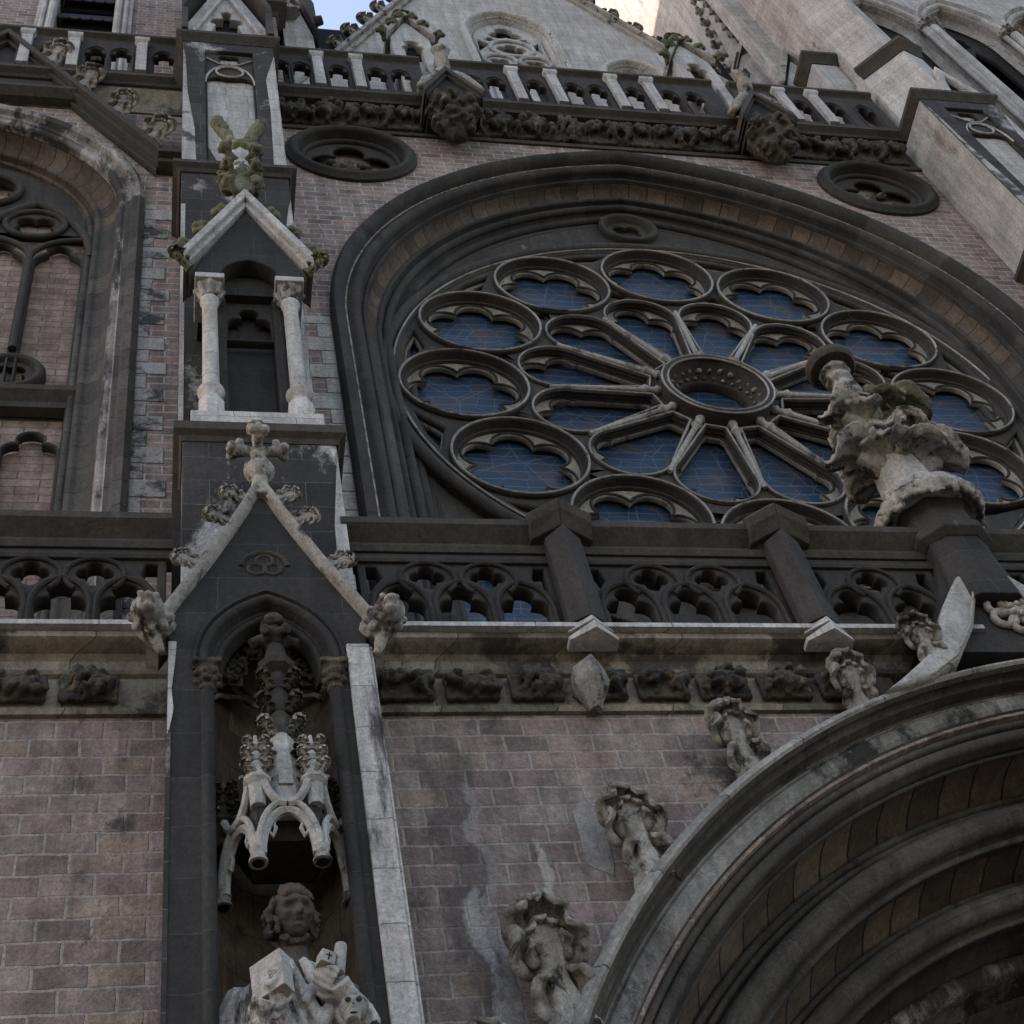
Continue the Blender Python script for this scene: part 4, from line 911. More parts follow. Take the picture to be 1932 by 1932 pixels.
# core behind lower stages
build(MB().box(.02, 1.41, 8.10, 9.5, GZ, 12.0), 'core', M['black'], bl, smooth=0)
build(plate([[(.09, 9.45), (1.43, 9.45), (1.43, 12.22), (.09, 12.22)]], [], 7.68, 8.09, .01), 'lower_block', M['blockpale'], bl, smooth=0)
build(course([(.09, 9.0), (.09, 7.68), (1.44, 7.68), (1.44, 9.0)], [(-.12, 12.10), (.01, 12.12), (.03, 12.18), (.08, 12.22), (.08, 12.34), (.0, 12.46), (-.6, 12.62), (-.6, 12.3)]), 'cornice', M['coping'], bl, smooth=20)
build(MB().prism([(1.30, 9.5), (1.427, 9.5), (1.427, 12.0), (1.40, 11.7), (1.33, 10.9)], 7.674, 7.70), 'washed_edge', M['pale'], bl, smooth=0)
# --- column shrine (stage 3)
Y3 = 7.82
build(MB().box(.16, 1.36, Y3-.12, 8.49, 12.46, 12.70), 'shrine_sill', M['pale'], bl, smooth=0, bevel=.015)
for x in (.35, 1.17):
    m = MB()
    m.loft([[(x+w*cos(2*pi*(i+.5)/8), Y3+w*sin(2*pi*(i+.5)/8), z) for i in range(8)] for z, w in ((12.70, .125), (12.98, .125), (13.04, .10))])
    m.lathe([(.085, 13.03), (.085, 13.12), (.125, 13.17), (.13, 13.20), (.10, 13.24), (.082, 13.26), (.078, 14.1), (.076, 14.95), (.098, 14.98), (.10, 15.02), (.078, 15.05)], (x, Y3, 0), 16)
    c = build(m, 'column', M['pale'], bl, smooth=40)
    m = MB(); m.lathe([(.078, 15.05), (.085, 15.12), (.125, 15.27), (.14, 15.30)], (x, Y3, 0), 12)
    for k in range(8):
        a = 2*pi*k/8; m.tube([(x+.08*cos(a), Y3+.08*sin(a), 15.06), (x+.11*cos(a), Y3+.11*sin(a), 15.17), (x+.145*cos(a), Y3+.145*sin(a), 15.25)], [.025, .03, .035], 6)
    build(carved(m, .012, .006, 20, 0), 'capital', M['carv'], c, smooth=60)
    build(MB().box(x-.15, x+.15, Y3-.15, Y3+.4, 15.30, 15.40), 'abacus', M['pale'], bl, smooth=0, bevel=.01)
# dark gabled front with arch
cxs = .76
ap = arch_loop(cxs, 15.45, .10, .40, 15.40, 16)
build(plate([[(.22, 15.40), (ap[0][0], 15.40)]+ap[1:-1]+[(ap[-1][0], 15.40), (1.30, 15.40), (1.30, 15.62), (cxs, 17.1), (.22, 15.62)]], [], Y3-.10, Y3+.10, .012), 'shrine_gable', M['black'], bl, smooth=20)
build(MB().box(.24, 1.28, Y3+.101, 8.49, 15.401, 15.8), 'shrine_ceiling', M['black'], bl, smooth=0)
# recessed niche back and side piers
build(MB().box(.42, .52, Y3+.12, 8.49, 12.70, 15.4).box(1.00, 1.10, Y3+.12, 8.49, 12.70, 15.4), 'niche_side', M['black'], bl, smooth=0, bevel=.02)
build(MB().box(.52, 1.0, Y3+.34, 8.49, 12.70, 15.4), 'niche_back', M['black'], bl, smooth=0, bevel=.01)
hh = foil((cxs-.0, 15.1), [(cxs, 15.22, .11), (cxs-.13, 15.02, .10), (cxs+.13, 15.02, .10)], [[(.55, 14.6), (.97, 14.6), (.97, 15.0), (.55, 15.0)]], 80)
build(plate([[(.50, 14.7), (1.02, 14.7), (1.02, 15.42), (.50, 15.42)]], [[(.56, 14.72), (.96, 14.72)]+[(x, z) for x, z in hh if z > 14.8][0:]], Y3+.18, Y3+.28, .015) if False else plate([[(.50, 14.6), (1.02, 14.6), (1.02, 15.42), (.50, 15.42)]], [[p for p in foil((cxs, 15.0), [(cxs, 15.18, .10), (cxs-.12, 14.98, .10), (cxs+.12, 14.98, .10)], [[(.54, 14.63), (.98, 14.63), (.98, 14.95), (.54, 14.95)]], 90)]], Y3+.20, Y3+.30, .015), 'cusped_head', M['dark'], bl, smooth=30)
m = MB()
for s in (-1, 1): m.merge(rake(cxs+s*.68, 15.62, cxs, 17.22, Y3-.22, Y3+.35, .09)).merge(rake(cxs+s*.62, 15.62, cxs, 17.08, Y3-.16, Y3+.3, .07))
build(m, 'shrine_coping', M['pale'], bl, smooth=0, bevel=.012)
build(MB().prism([(.3, 15.62), (1.22, 15.62), (cxs, 17.0)], Y3+.11, 8.49), 'shrine_roof', M['black'], bl, smooth=0)
k = 0
for s in (-1, 1):
    for t in (.14, .42, .70):
        mm = MB().merge(KNOB[k % 2], scale_rot(.26, s*45, (cxs+s*.74*(1-t), Y3-.06, 15.75+1.6*t), 0)); build(mm, 'crocket', M['mossy'], bl, smooth=60); k += 1
    mm = MB().merge(CROCK[k % 3], scale_rot(.30, s*60, (cxs+s*.62, Y3-.10, 15.62), 25)); build(mm, 'corner_spout', M['mossy'], bl, smooth=60)
# tall finial in front of the cornice
fx, fy = .74, Y3-.05
m = MB()
m.tube([(fx, fy, 17.1), (fx, fy, 17.7), (fx, fy, 18.6), (fx, fy, 18.9)], [.10, .085, .12, .15], 8)
m2 = MB().tube([(fx, fy, 17.5), (fx, fy, 18.95)], .11, 8)
for zz, rr, n_ in ((17.55, .17, 4), (18.05, .17, 4), (18.5, .20, 4)):
    for q in range(n_):
        a = pi/4+q*pi/2; m2.merge(KNOB[q % 2], Matrix.Translation((fx+rr*cos(a), fy+rr*sin(a), zz)) @ Matrix.Rotation(a+pi/2, 4, 'Z') @ Matrix.Scale(.22, 4))
m2.loft([[(fx+w*cos(2*pi*(i+.5)/8), fy+w*sin(2*pi*(i+.5)/8), z) for i in range(8)] for z, w in ((18.72, .13), (18.78, .19), (18.90, .19), (18.94, .13))])
for s in (-1, 1):
    m2.tube([(fx+s*.04, fy-.02, 18.9), (fx+s*.12, fy-.05, 19.15), (fx+s*.24, fy-.10, 19.45)], [.06, .075, .095], 8); m2.ball((fx+s*.27, fy-.12, 19.5), .10)
build(m, 'finial_stem', M['pale'], bl, smooth=40)
build(carved(m2, .022, .012, 14, 0), 'finial', M['mossy'], bl, smooth=60, label='mossy forked finial in front of the upper cornice')

# --- stage 1 : statue niche front
YF = 7.30
cxn = .70
# front slab with pointed niche opening and gable
og = arch_loop(cxn, 8.72, .30, .73, GZ+.02, 20)
def ogee(side):       # curve of the gable edge from eave to apex
    return [(cxn+side*x, z) for x, z in ((.80, 9.02), (.60, 9.45), (.42, 9.83), (.26, 10.20), (.13, 10.52), (.05, 10.74), (0, 10.86))]
L_ = ogee(-1); R_ = ogee(1)
poly = [(.01, GZ), (og[0][0], GZ)]+og[1:-1]+[(og[-1][0], GZ), (1.39, GZ), (1.39, 8.95)]+R_[:-1]+[(cxn, 10.80)]+L_[:-1][::-1]+[(.01, 8.95)]
build(plate([poly], [], YF, YF+.10, .012), 'niche_front', M['black'], bl, smooth=20, label='black front face of the buttress around the statue niche')
build(MB().box(.015, og[0][0]-.02, YF+.101, 7.99, GZ, 8.8).box(og[-1][0]+.02, 1.385, YF+.101, 7.99, GZ, 8.8), 'niche_cheek', M['black'], bl, smooth=0)
# the pale, black-blotched strip along the right edge
m = MB(); m.box(1.235, 1.40, YF-.035, YF+.02, GZ, 8.86)
m.box(1.40, 1.425, YF-.01, 7.95, GZ, 8.86)
build(m, 'edge_strip', M['edge'], bl, smooth=0, bevel=.012, label='pale edge strip blotched with black on the right of the niche')
build(MB().box(.0, .03, YF-.01, 7.95, GZ, 8.9), 'left_return', M['blockpale'], bl, smooth=0)
build(MB().prism([(.005, 7.95), (.02, 8.0), (.045, 8.2), (.03, 8.4), (.055, 8.75), (.06, 8.90), (.005, 8.90)], YF-.014, YF-.002), 'washed_edge', M['pale'], bl, smooth=0)
# arch order
prof = [(.83, YF-.0), (.83, YF-.02), (.81, YF-.03), (.80, YF+.0)]+roll(.765, YF+.01, .034, 0, 190, 6)+[(.72, YF+.05), (.715, YF+.08), (.69, YF+.08)]+roll(.665, YF+.10, .026, 30, 200, 5)+[(.63, YF+.14), (.62, YF+.20)]
build(arch_sweep(cxn, 8.72, .30, prof, 8.60, 22, nj=1), 'niche_arch', M['black'], bl, smooth=50)
# side shafts with capitals
for s in (-1, 1):
    x = cxn+s*.435
    sh = MB().lathe([(.048, GZ), (.048, 8.40)], (x, YF+.02, 0), 12)
    c = build(sh, 'shaft', M['black'], bl, smooth=50)
    m = MB(); m.lathe([(.05, 8.40), (.065, 8.42), (.05, 8.44), (.055, 8.5), (.085, 8.60), (.09, 8.62)], (x, YF+.02, 0), 12)
    for q in range(14):
        a = 2*pi*q/7; m.ball((x+.075*cos(a), YF+.02+.075*sin(a), 8.47+.08*(q > 6)+.01*(q % 2)), .030, 6, 4)
    m.box(x-.10, x+.10, YF-.08, YF+.12, 8.62, 8.66)
    build(carved(m, .011, .006, 20, 0), 'capital', M['carvdark'], c, smooth=60)
# curved niche interior
m = MB(); rings = []
for z in (GZ, 2, 4, 5, 6, 7, 8, 8.72):
    rings.append([(cxn+.43*cos(radians(a)), YF+.10+.62*sin(radians(a)), z) for a in range(0, 181, 12)])
for t in range(1, 8):
    a2 = t/7*pi/2; rings.append([(cxn+.43*cos(radians(a))*cos(a2), YF+.10+.62*sin(radians(a))*cos(a2*.96), 8.72+.62*sin(a2)) for a in range(0, 181, 12)])
m.loft(rings, False)
build(m, 'niche_interior', M['tan_in'], bl, smooth=50)
# blind tracery in the niche head
m = MB()
for s in (-1, 1):
    m.tube([(cxn+s*.40, YF+.32, 8.66), (cxn+s*.34, YF+.40, 8.80), (cxn+s*.18, YF+.50, 8.88), (cxn+s*.05, YF+.52, 8.80)], .022, 6)
m.tube([(cxn+.20*cos(radians(a)), YF+.44-.05*sin(radians(a)), 9.04+.16*sin(radians(a))) for a in range(0, 360, 15)], .020, 6, closed=True, cap=False)
build(m, 'niche_ribs', M['carv'], bl, smooth=60)
# gable copings (ogee) with crockets, dark tympanum carving
for s, pts in ((-1, L_), (1, R_)):
    m = MB(); rings = []
    for k, (x, z) in enumerate(pts):
        a = pts[max(k-1, 0)]; b = pts[min(k+1, len(pts)-1)]; dx, dz = b[0]-a[0], b[1]-a[1]; l = hypot(dx, dz); nx, nz = dz/l*s, -dx/l*s
        if nz < 0: nx, nz = -nx, -nz
        if nx*s < 0: nx = -nx
        rings.append([(x+nx*o1, y, z+nz*o1) for o1, y in ((-.04, YF+.0), (-.02, YF-.05), (.01, YF-.07), (.035, YF-.07), (.055, YF-.03), (.055, YF+.35), (-.04, YF+.35))])
    m.loft(rings); build(m, 'gable_coping', M['carv'], bl, smooth=35)
    for k, (t, sz) in enumerate(((0, .22), (.33, .26), (.60, .26), (.80, .24))):
        i = t*(len(pts)-1); i0 = int(i); f_ = i-i0; x = pts[i0][0]*(1-f_)+pts[min(i0+1, 6)][0]*f_; z = pts[i0][1]*(1-f_)+pts[min(i0+1, 6)][1]*f_
        if k == 0: continue
        mm = MB(); fo = FOL[k % 4]
        mm.merge(CROCK[k % 3], scale_rot(sz*1.0, s*70, (x+s*.05, YF+.02, z+.02), 0, 1.1, 1.0)); build(mm, 'crocket', M['carv'], bl, smooth=60)
# grotesque heads at the eaves
for s in (-1, 1):
    m = MB(); x = cxn+s*.80
    m.tube([(x-s*.1, YF+.15, 9.10), (x, YF-.02, 9.06), (x+s*.03, YF-.16, 9.02)], [.12, .13, .11], 10); m.ball((x+s*.04, YF-.20, 9.02), (.12, .11, .11), 10, 8)
    m.ball((x+s*.04-.05, YF-.30, 9.06), .03); m.ball((x+s*.04+.05, YF-.30, 9.06), .03); m.ball((x+s*.04, YF-.33, 8.99), (.05, .06, .03)); m.ball((x+s*.04, YF-.29, 8.93), (.055, .05, .025))
    for q in range(8):
        a = 2*pi*q/8; m.ball((x+s*.02+.13*cos(a), YF-.12, 9.03+.13*sin(a)), .04, 6, 4)
    m.tube([(x, YF-.05, 8.95), (x-s*.02, YF-.06, 8.84), (x-s*.06, YF-.02, 8.76)], [.06, .045, .03], 7)
    build(carved(m, .014, .010, 14, 0), 'grotesque_head', M['carv'], bl, smooth=60)
# cross shaped finial of the gable
m = MB(); fz = 10.86
m.loft([[(cxn+w*cos(2*pi*(i+.5)/8), YF+.02+w*sin(2*pi*(i+.5)/8), z) for i in range(8)] for z, w in ((10.70, .10), (10.92, .07), (11.0, .065), (11.05, .10), (11.12, .135), (11.18, .12), (11.22, .06), (11.40, .065), (11.52, .04), (11.62, .045), (11.70, .04), (11.75, .085), (11.80, .09), (11.84, .04))])
for a in range(4):
    dx, dy = cos(a*pi/2), sin(a*pi/2)
    m.tube([(cxn, YF+.02, 11.40), (cxn+dx*.10, YF+.02+dy*.10, 11.43), (cxn+dx*.19, YF+.02+dy*.19, 11.42)], [.04, .045, .055], 8)
    for u in (-1, 0, 1): m.ball((cxn+dx*.22-dy*u*.05, YF+.02+dy*.22+dx*u*.05, 11.45-.02*abs(u)), .045); m.ball((cxn+dx*.15-dy*u*.05, YF+.02+dy*.15+dx*u*.05, 11.49), .035)
build(carved(m, .014, .008, 14, 0), 'finial', M['carv'], bl, smooth=60, label='pale cross shaped finial over the niche gable')
# tympanum: small blind trefoil face-like carving
m = MB()
m.tube([(cxn+.17*cos(radians(a)), YF-.0, 9.80+.17*sin(radians(a))) for a in range(0, 181, 15)], .022, 6)
for q in range(3):
    a = radians(90+120*q); m.tube([(cxn+.07*cos(a)+.065*cos(radians(b)), YF-.0, 9.80+.07*sin(a)+.065*sin(radians(b))) for b in range(0, 360, 30)], .016, 6, closed=True, cap=False)
build(m, 'blind_trefoil', M['carvdark'], bl, smooth=60)
# ================================================================== RIGHT BUTTRESS
br = empty('buttress', (12.95, 8.5, GZ), 'tall right buttress with broad pale side face, next to the right round window', 'buttress')
buttress_upper(br, 12.28, 13.66, True)
build(plate([[(12.95, 25.30), (13.66, 25.30), (13.66, 25.5), (13.30, 26.75), (12.95, 25.5)]], [[(13.10, 25.42), (13.52, 25.42), (13.40, 25.95), (13.30, 26.25), (13.20, 25.95)]], 8.50, 8.62, .02), 'gablet', M['pale'], br, smooth=0)
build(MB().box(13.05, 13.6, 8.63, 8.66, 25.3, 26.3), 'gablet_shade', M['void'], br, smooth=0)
build(MB().box(12.26, 12.279, 8.52, 9.44, 8.7, 19.8).box(12.26, 12.279, 8.52, 9.44, 20.2, 24.85), 'pale_side', M['side'], br, smooth=0)

# ================================================================== LOWER GALLERY BALUSTRADE
def gallery(x0, x1, posts, bays, name_label, dense=True):
    e = empty('gallery_balustrade', ((x0+x1)/2, 7.8, 9.6), name_label, 'balustrade', 'dark pierced gallery balustrades')
    # coping, pointed over each post
    cop = [(-.16, 10.68), (.02, 10.68), (.04, 10.74), (.02, 10.80), (.10, 10.88), (.14, 10.92), (.14, 11.00), (.08, 11.05), (-.16, 11.08)]
    build(course([(x0, 7.80), (x1, 7.80)], cop), 'coping', M['coping'], e, smooth=20)
    for x in posts:
        m = MB()
        for s in (-1, 1):
            m.loft([[(x+s*.27, y, z) for y, z in ((7.60, 10.88), (7.57, 10.98), (7.64, 11.06), (7.9, 11.06), (7.9, 10.80), (7.70, 10.76))],
                    [(x, y, z) for y, z in ((7.54, 11.02), (7.51, 11.12), (7.58, 11.20), (7.9, 11.20), (7.9, 10.86), (7.62, 10.88))]])
        build(m, 'coping_peak', M['coping'], e, smooth=0, bevel=.008)
        pw = .155
        p = MB(); p.loft([[(x-pw, 7.78, z), (x-pw, 7.68, z), (x, 7.58, z+t), (x+pw, 7.68, z), (x+pw, 7.78, z)] for z, t in ((9.62, 0), (10.76, .08))])
        build(p, 'post', M['dark'], e, smooth=0, bevel=.008)
        b = MB()
        for z0_, w, dz, y in ((9.40, .20, .10, 7.58), (9.52, .185, .07, 7.60), (9.60, .165, .07, 7.63)):
            b.loft([[(x-w, 7.79, z0_), (x-w, y+.09, z0_), (x, y-.03, z0_+.02), (x+w, y+.09, z0_), (x+w, 7.79, z0_)],
                    [(x-w, 7.79, z0_+dz*.5), (x-w, y+.10, z0_+dz*.5), (x, y-.02, z0_+dz+.02), (x+w, y+.10, z0_+dz*.5), (x+w, 7.79, z0_+dz*.5)]])
        build(b, 'post_base', M['pale'], e, smooth=0, bevel=.006)
    build(course([(x0, 7.80), (x1, 7.80)], [(-.12, 10.54), (.02, 10.54), (.03, 10.58), (.0, 10.64), (.0, 10.67), (-.12, 10.68)]), 'rail', M['dark'], e, smooth=20)
    build(course([(x0, 7.80), (x1, 7.80)], [(-.15, 9.55), (.145, 9.55), (.145, 9.60), (-.01, 9.70), (-.15, 9.71)]), 'sill', M['pale'], e, smooth=0)
    for (a, b) in bays:
        n = max(1, round((b-a)/.50)); s = (b-a)/n; holes = []; mm = MB()
        for k in range(n):
            c = a+s*(k+.5)
            holes.append(foil((c, 9.95), [(c, 10.15, .10), (c-.105, 9.99, .095), (c+.105, 9.99, .095)], [[(c-.195, 9.725), (c+.195, 9.725), (c+.185, 9.97), (c-.185, 9.97)]], 96))
            for t in (-1, 1):
                mm.tube([(c+t*s*.46, 7.795, 9.73), (c+t*s*.46, 7.795, 9.95)]+[(c+t*(s*.46)*cos(radians(q)), 7.795, 9.95+.33*sin(radians(q))) for q in (15, 30, 45, 60, 75)]+[(c, 7.795, 10.30)], .024, 6)
        for k in range(1, n):
            c = a+s*k
            holes.append(nfoil((c, 10.375), 4, .082, .066, 90, 60))
            for t in (-1, 1):
                mm.tube([(c+t*.23*cos(radians(q)), 7.795, 10.33+.215*sin(radians(q))) for q in range(-50, 91, 14)], .020, 6)
        for c, t in ((a, 1), (b, -1)):
            holes.append([(c+t*.01, 10.16), (c+t*.13, 10.36), (c+t*.10, 10.51), (c+t*.01, 10.51)])
        build(plate([[(a-.06, 9.70), (b+.06, 9.70), (b+.06, 10.56), (a-.06, 10.56)]], holes, 7.81, 7.96, .020, 2), 'tracery_panel', M['dark'], e, smooth=40)
        build(mm, 'tracery_moulding', M['dark'], e, smooth=60)
    return e
gallery(1.38, 6.60, [3.24, 5.20], [(1.55, 3.06), (3.42, 5.02), (5.38, 6.5)], 'pierced dark balustrade of quatrefoils and arches under the rose window, right of the buttress')
gallery(7.15, 12.3, [8.55, 10.5], [(7.3, 8.37), (8.73, 10.32), (10.68, 12.2)], 'continuation of the pierced gallery balustrade right of the portal stem')
gallery(-5.6, .02, [-2.2, -4.1], [(-2.02, -.08), (-3.92, -2.38)], 'pierced dark balustrade below the bricked-up window at the left edge')
# pale slanting stones glimpsed behind the balustrade
m = MB()
for x in (1.75, 2.25, 4.0, 5.7): pass

# ================================================================== PORTAL
por = empty('portal', (AX, 7.9, GZ), 'deep pointed portal arch of many dark rounded mouldings with leafy crockets along its pale hood', 'portal')
ZS, OFF = 3.05, 1.15
build(arch_sweep(AX, ZS, OFF, [(6.33, 7.97), (6.325, 7.80), (6.30, 7.72), (6.27, 7.70), (6.25, 7.665), (6.225, 7.66), (6.205, 7.68)], GZ, 60), 'hood', M['hooduv'], por, smooth=40, label='pale weathered hood moulding of the portal')
build(arch_sweep(AX, ZS, OFF, [(6.205, 7.68), (6.185, 7.72), (6.20, 7.76), (6.19, 7.80), (6.165, 7.82), (6.16, 7.93), (6.14, 7.94)], GZ, 60), 'hood_underside_shade', M['portuv'], por, smooth=40)  # darker stone: the shade under the hood put into the colour
build(arch_sweep(AX, ZS, OFF, [(6.14, 7.94), (6.125, 7.955), (6.10, 7.925), (6.00, 7.915), (5.97, 7.94)], GZ, 60), 'flat_order', M['flatuv'], por, smooth=40, label='flat outer arch ring streaked black and white')
build(arch_sweep(AX, ZS, OFF, [(5.97, 7.94), (5.95, 7.97), (5.945, 8.02)], GZ, 60), 'quirk', M['portuv'], por, smooth=40)
build(arch_sweep(AX, ZS, OFF, [(5.945, 8.02)]+roll(5.905, 8.04, .032, 0, 200, 5)+[(5.87, 8.09)]+roll(5.825, 8.085, .05, 20, 200, 6)+[(5.77, 8.14), (5.765, 8.18)]+roll(5.765, 8.215, .022, 40, 220, 4)+[(5.79, 8.26)], GZ, 60), 'arch_roll', M['portuv'], por, smooth=50)
build(arch_sweep(AX, ZS, OFF, [(5.79, 8.26)]+hollow((5.80, 8.30), (5.72, 8.72), .12, 6), GZ, 60), 'arch_hollow', M['portan'], por, smooth=50, label='outer tan hollow with block joints')
build(arch_sweep(AX, ZS, OFF, [(5.72, 8.72)]+roll(5.68, 8.69, .032, 10, 190, 5)+[(5.64, 8.72)]+roll(5.605, 8.67, .026, 10, 200, 4)+[(5.57, 8.72), (5.545, 8.70)]+roll(5.44, 8.60, .098, 20, 88, 5)+[(5.44, 8.49), (5.425, 8.49)]+roll(5.43, 8.60, .098, 100, 200, 6)+[(5.325, 8.68)]+roll(5.305, 8.70, .024, 60, 220, 4)+[(5.30, 8.78), (5.32, 8.80)], GZ, 60), 'arch_roll', M['portuv'], por, smooth=50)
build(arch_sweep(AX, ZS, OFF, [(5.32, 8.80)]+hollow((5.33, 8.84), (5.26, 9.20), .12, 6), GZ, 60), 'arch_hollow', M['portan'], por, smooth=50, label='inner tan hollow with block joints')
build(arch_sweep(AX, ZS, OFF, [(5.26, 9.20)]+roll(5.225, 9.17, .028, 10, 190, 5)+[(5.19, 9.22)]+roll(5.09, 9.14, .092, 20, 88, 5)+[(5.09, 9.035), (5.075, 9.035)]+roll(5.08, 9.14, .092, 100, 200, 6)+[(4.975, 9.22)]+roll(4.955, 9.25, .024, 60, 220, 4)+[(4.94, 9.33), (4.97, 9.38)]+hollow((4.97, 9.42), (4.92, 9.66), .1, 5), GZ, 60), 'arch_roll', M['portuv'], por, smooth=50)
build(arch_sweep(AX, ZS, OFF, [(4.92, 9.66)]+roll(4.84, 9.68, .09, 10, 200, 8)+[(4.74, 9.80), (4.72, 9.92)], GZ, 60), 'arch_roll', M['streakuv'], por, smooth=50, label='innermost roll streaked pale')
build(arch_sweep(AX, ZS, OFF, [(4.72, 9.92)]+hollow((4.70, 9.95), (4.60, 10.2), .1, 4)+roll(4.52, 10.22, .08, 10, 200, 8)+[(4.42, 10.34), (4.40, 10.6)], GZ, 60), 'arch_roll', M['portuv'], por, smooth=50)
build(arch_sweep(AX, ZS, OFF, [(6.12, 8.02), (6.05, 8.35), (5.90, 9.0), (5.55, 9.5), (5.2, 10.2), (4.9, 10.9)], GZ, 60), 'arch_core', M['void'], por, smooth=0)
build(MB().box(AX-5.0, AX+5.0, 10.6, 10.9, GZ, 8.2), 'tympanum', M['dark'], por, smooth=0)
# crockets along the hood
def hood_pt(deg, r=6.30): return (AX+OFF+r*cos(radians(deg)), ZS+r*sin(radians(deg)))
k = 0
for (px, py), sz, an in (((1085, 1915), .92, -12), ((1240, 1640), .80, -14), ((1425, 1445), .70, -12), ((1635, 1335), .64, -4)):
    p = P(px, py, 7.78)
    mm = MB().merge(CROCK[k % 3], scale_rot(sz, an, (p.x, 7.84, p.z), 5, .80, .9)); build(mm, 'crocket', M['carv'], por, smooth=60, label='leafy crocket on the portal hood'); k += 1
for px, py, sz in ((1010, 2150, .9),):
    p = P(px, py, 7.72); build(MB().merge(CROCK[1], scale_rot(sz, -16, (p.x, 7.84, p.z), 5, .80, .9)), 'crocket', M['carv'], por, smooth=60)
for px, py, sz, an in ((1055, 1880, .9, 14), (1222, 1618, .78, 16), (1405, 1425, .72, 14), (1622, 1305, .7, 6)):
    p = P(px, py, 7.72); build(MB().merge(CROCK[2], scale_rot(sz, an, (2*AX-p.x, 7.76, p.z), 8)), 'crocket', M['carv'], por, smooth=60)
# ogee sweep of the hood up into the stem : broad pale blade on each side
blade = Q(7.64, (1672, 1306), (1715, 1297), (1765, 1280), (1812, 1242), (1836, 1185), (1840, 1130), (1832, 1090), (1815, 1055), (1806, 1085), (1792, 1112), (1776, 1150), (1772, 1185), (1762, 1222), (1738, 1250), (1700, 1284))
for s in (-1, 1):
    build(plate([[(x if s < 0 else 2*AX-x, z) for x, z in blade]], [], 7.60, 7.80, .035, 2), 'ogee_blade', M['pale2'], por, smooth=40, label='pale curved blade of the hood sweeping up to the stem')
    bl_ = blade[2:8]
    build(MB().tube([(x-.035 if s < 0 else 2*AX-x+.035, 7.592, z) for x, z in bl_], .012, 6), 'blade_rib', M['carv'], por, smooth=60)
p = (6.02, 9.28)
for s in (-1, 1):
    xx = p[0] if s < 0 else 2*AX-p[0]
    build(MB().merge(CROCK[0], scale_rot(.58, s*14, (xx+s*.02, 7.66, p[1]-.20), 5, .85, .8)), 'crocket', M['carv'], por, smooth=60, label='big leafy crocket beside the pale blade')
# dark panel with round flower between the blades
build(MB().prism([(AX-.95, 9.30), (AX+.95, 9.30), (AX+.55, 9.75), (AX+.28, 10.5), (AX-.28, 10.5), (AX-.55, 9.75)], 7.70, 7.95), 'gable_panel', M['black'], por, smooth=0)
m = MB(); fc = (6.98, 9.78)
for k in range(6):
    a = radians(60*k+30); m.tube([(fc[0]+.15*cos(a)+(.095)*cos(radians(b)), 7.67, fc[1]+.15*sin(a)+.095*sin(radians(b))) for b in range(0, 360, 20)], .034, 6, closed=True, cap=False)
m.ball((fc[0], 7.66, fc[1]), (.08, .05, .08))
for k in range(5):
    a = radians(72*k); m.ball((fc[0]+.06*cos(a), 7.62, fc[1]+.06*sin(a)), .03)
build(m, 'round_flower', M['carv'], por, smooth=60, label='round six petalled flower on the dark panel')
# stem through the balustrade
m = MB(); m.loft([[(AX+a*w, y, z) for a, y in ((-1, 7.95), (-1, 7.66), (-.5, 7.55), (.5, 7.55), (1, 7.66), (1, 7.95))] for z, w in ((9.9, .34), (10.5, .28), (11.1, .28))])
build(m, 'stem', M['black'], por, smooth=0, bevel=.012)
m = MB(); m.loft([[(AX+a*w, 7.8-b*d, z) for a, b in ((-1, -.5), (-1, .45), (-.5, 1), (.5, 1), (1, .45), (1, -.5))] for z, w, d in ((10.72, .29, .26), (10.78, .36, .33), (10.86, .36, .33), (10.92, .32, .29), (11.12, .31, .28), (11.2, .38, .34))])
build(m, 'stem_collar', M['dark'], por, smooth=0, bevel=.012)

# pale repaired patches in the brick wall beside the crockets
for pts in (((1101, 1502), (1133, 1534), (1160, 1631), (1158, 1652), (1106, 1631), (1092, 1572), (1080, 1531)),
            ((925, 1815), (968, 1822), (985, 1880), (995, 1960), (930, 1960))):
    build(plate([Q(7.954, *pts)], [], 7.953, 7.97, .004), 'repair_patch', M['patch'], church, smooth=0)
# ================================================================== FINIAL ON THE PORTAL
fin = empty('finial', (AX, 7.8, 11.2), 'large weathered leafy finial with mossy crockets standing on the portal gable before the rose', 'finial')
def octa(c, w, z, rot=.5): return [(c[0]+w*cos(2*pi*(i+rot)/8), c[1]+w*sin(2*pi*(i+rot)/8), z) for i in range(8)]
fcx, fcy = AX-.02, 7.80
m = MB()
m.loft([octa((fcx, fcy), w, z) for z, w in ((11.22, .40), (11.30, .46), (11.46, .47), (11.52, .44), (11.56, .33))])
rnd = random.Random(6)
for k in range(40):
    a = 2*pi*k/40; rr = .44; m.tube([(fcx+rr*cos(a), fcy+rr*sin(a), 11.36), (fcx+(rr+.05)*cos(a), fcy+(rr+.05)*sin(a), 11.26), (fcx+(rr+.03)*cos(a), fcy+(rr+.03)*sin(a), 11.15+rnd.uniform(-.05, .05))], [.045, .05, .03], 6)
build(carved(m, .02, .018, 11, 0), 'leafy_capital', M['carv'], fin, smooth=60)
m = MB()
m.loft([octa((fcx, fcy), w, z) for z, w in ((11.52, .30), (12.0, .25), (12.4, .20), (12.45, .23), (12.52, .18), (12.9, .15), (13.15, .13))])
build(carved(m, .02, .010, 10, 1), 'stem', M['pale2'], fin, smooth=60)
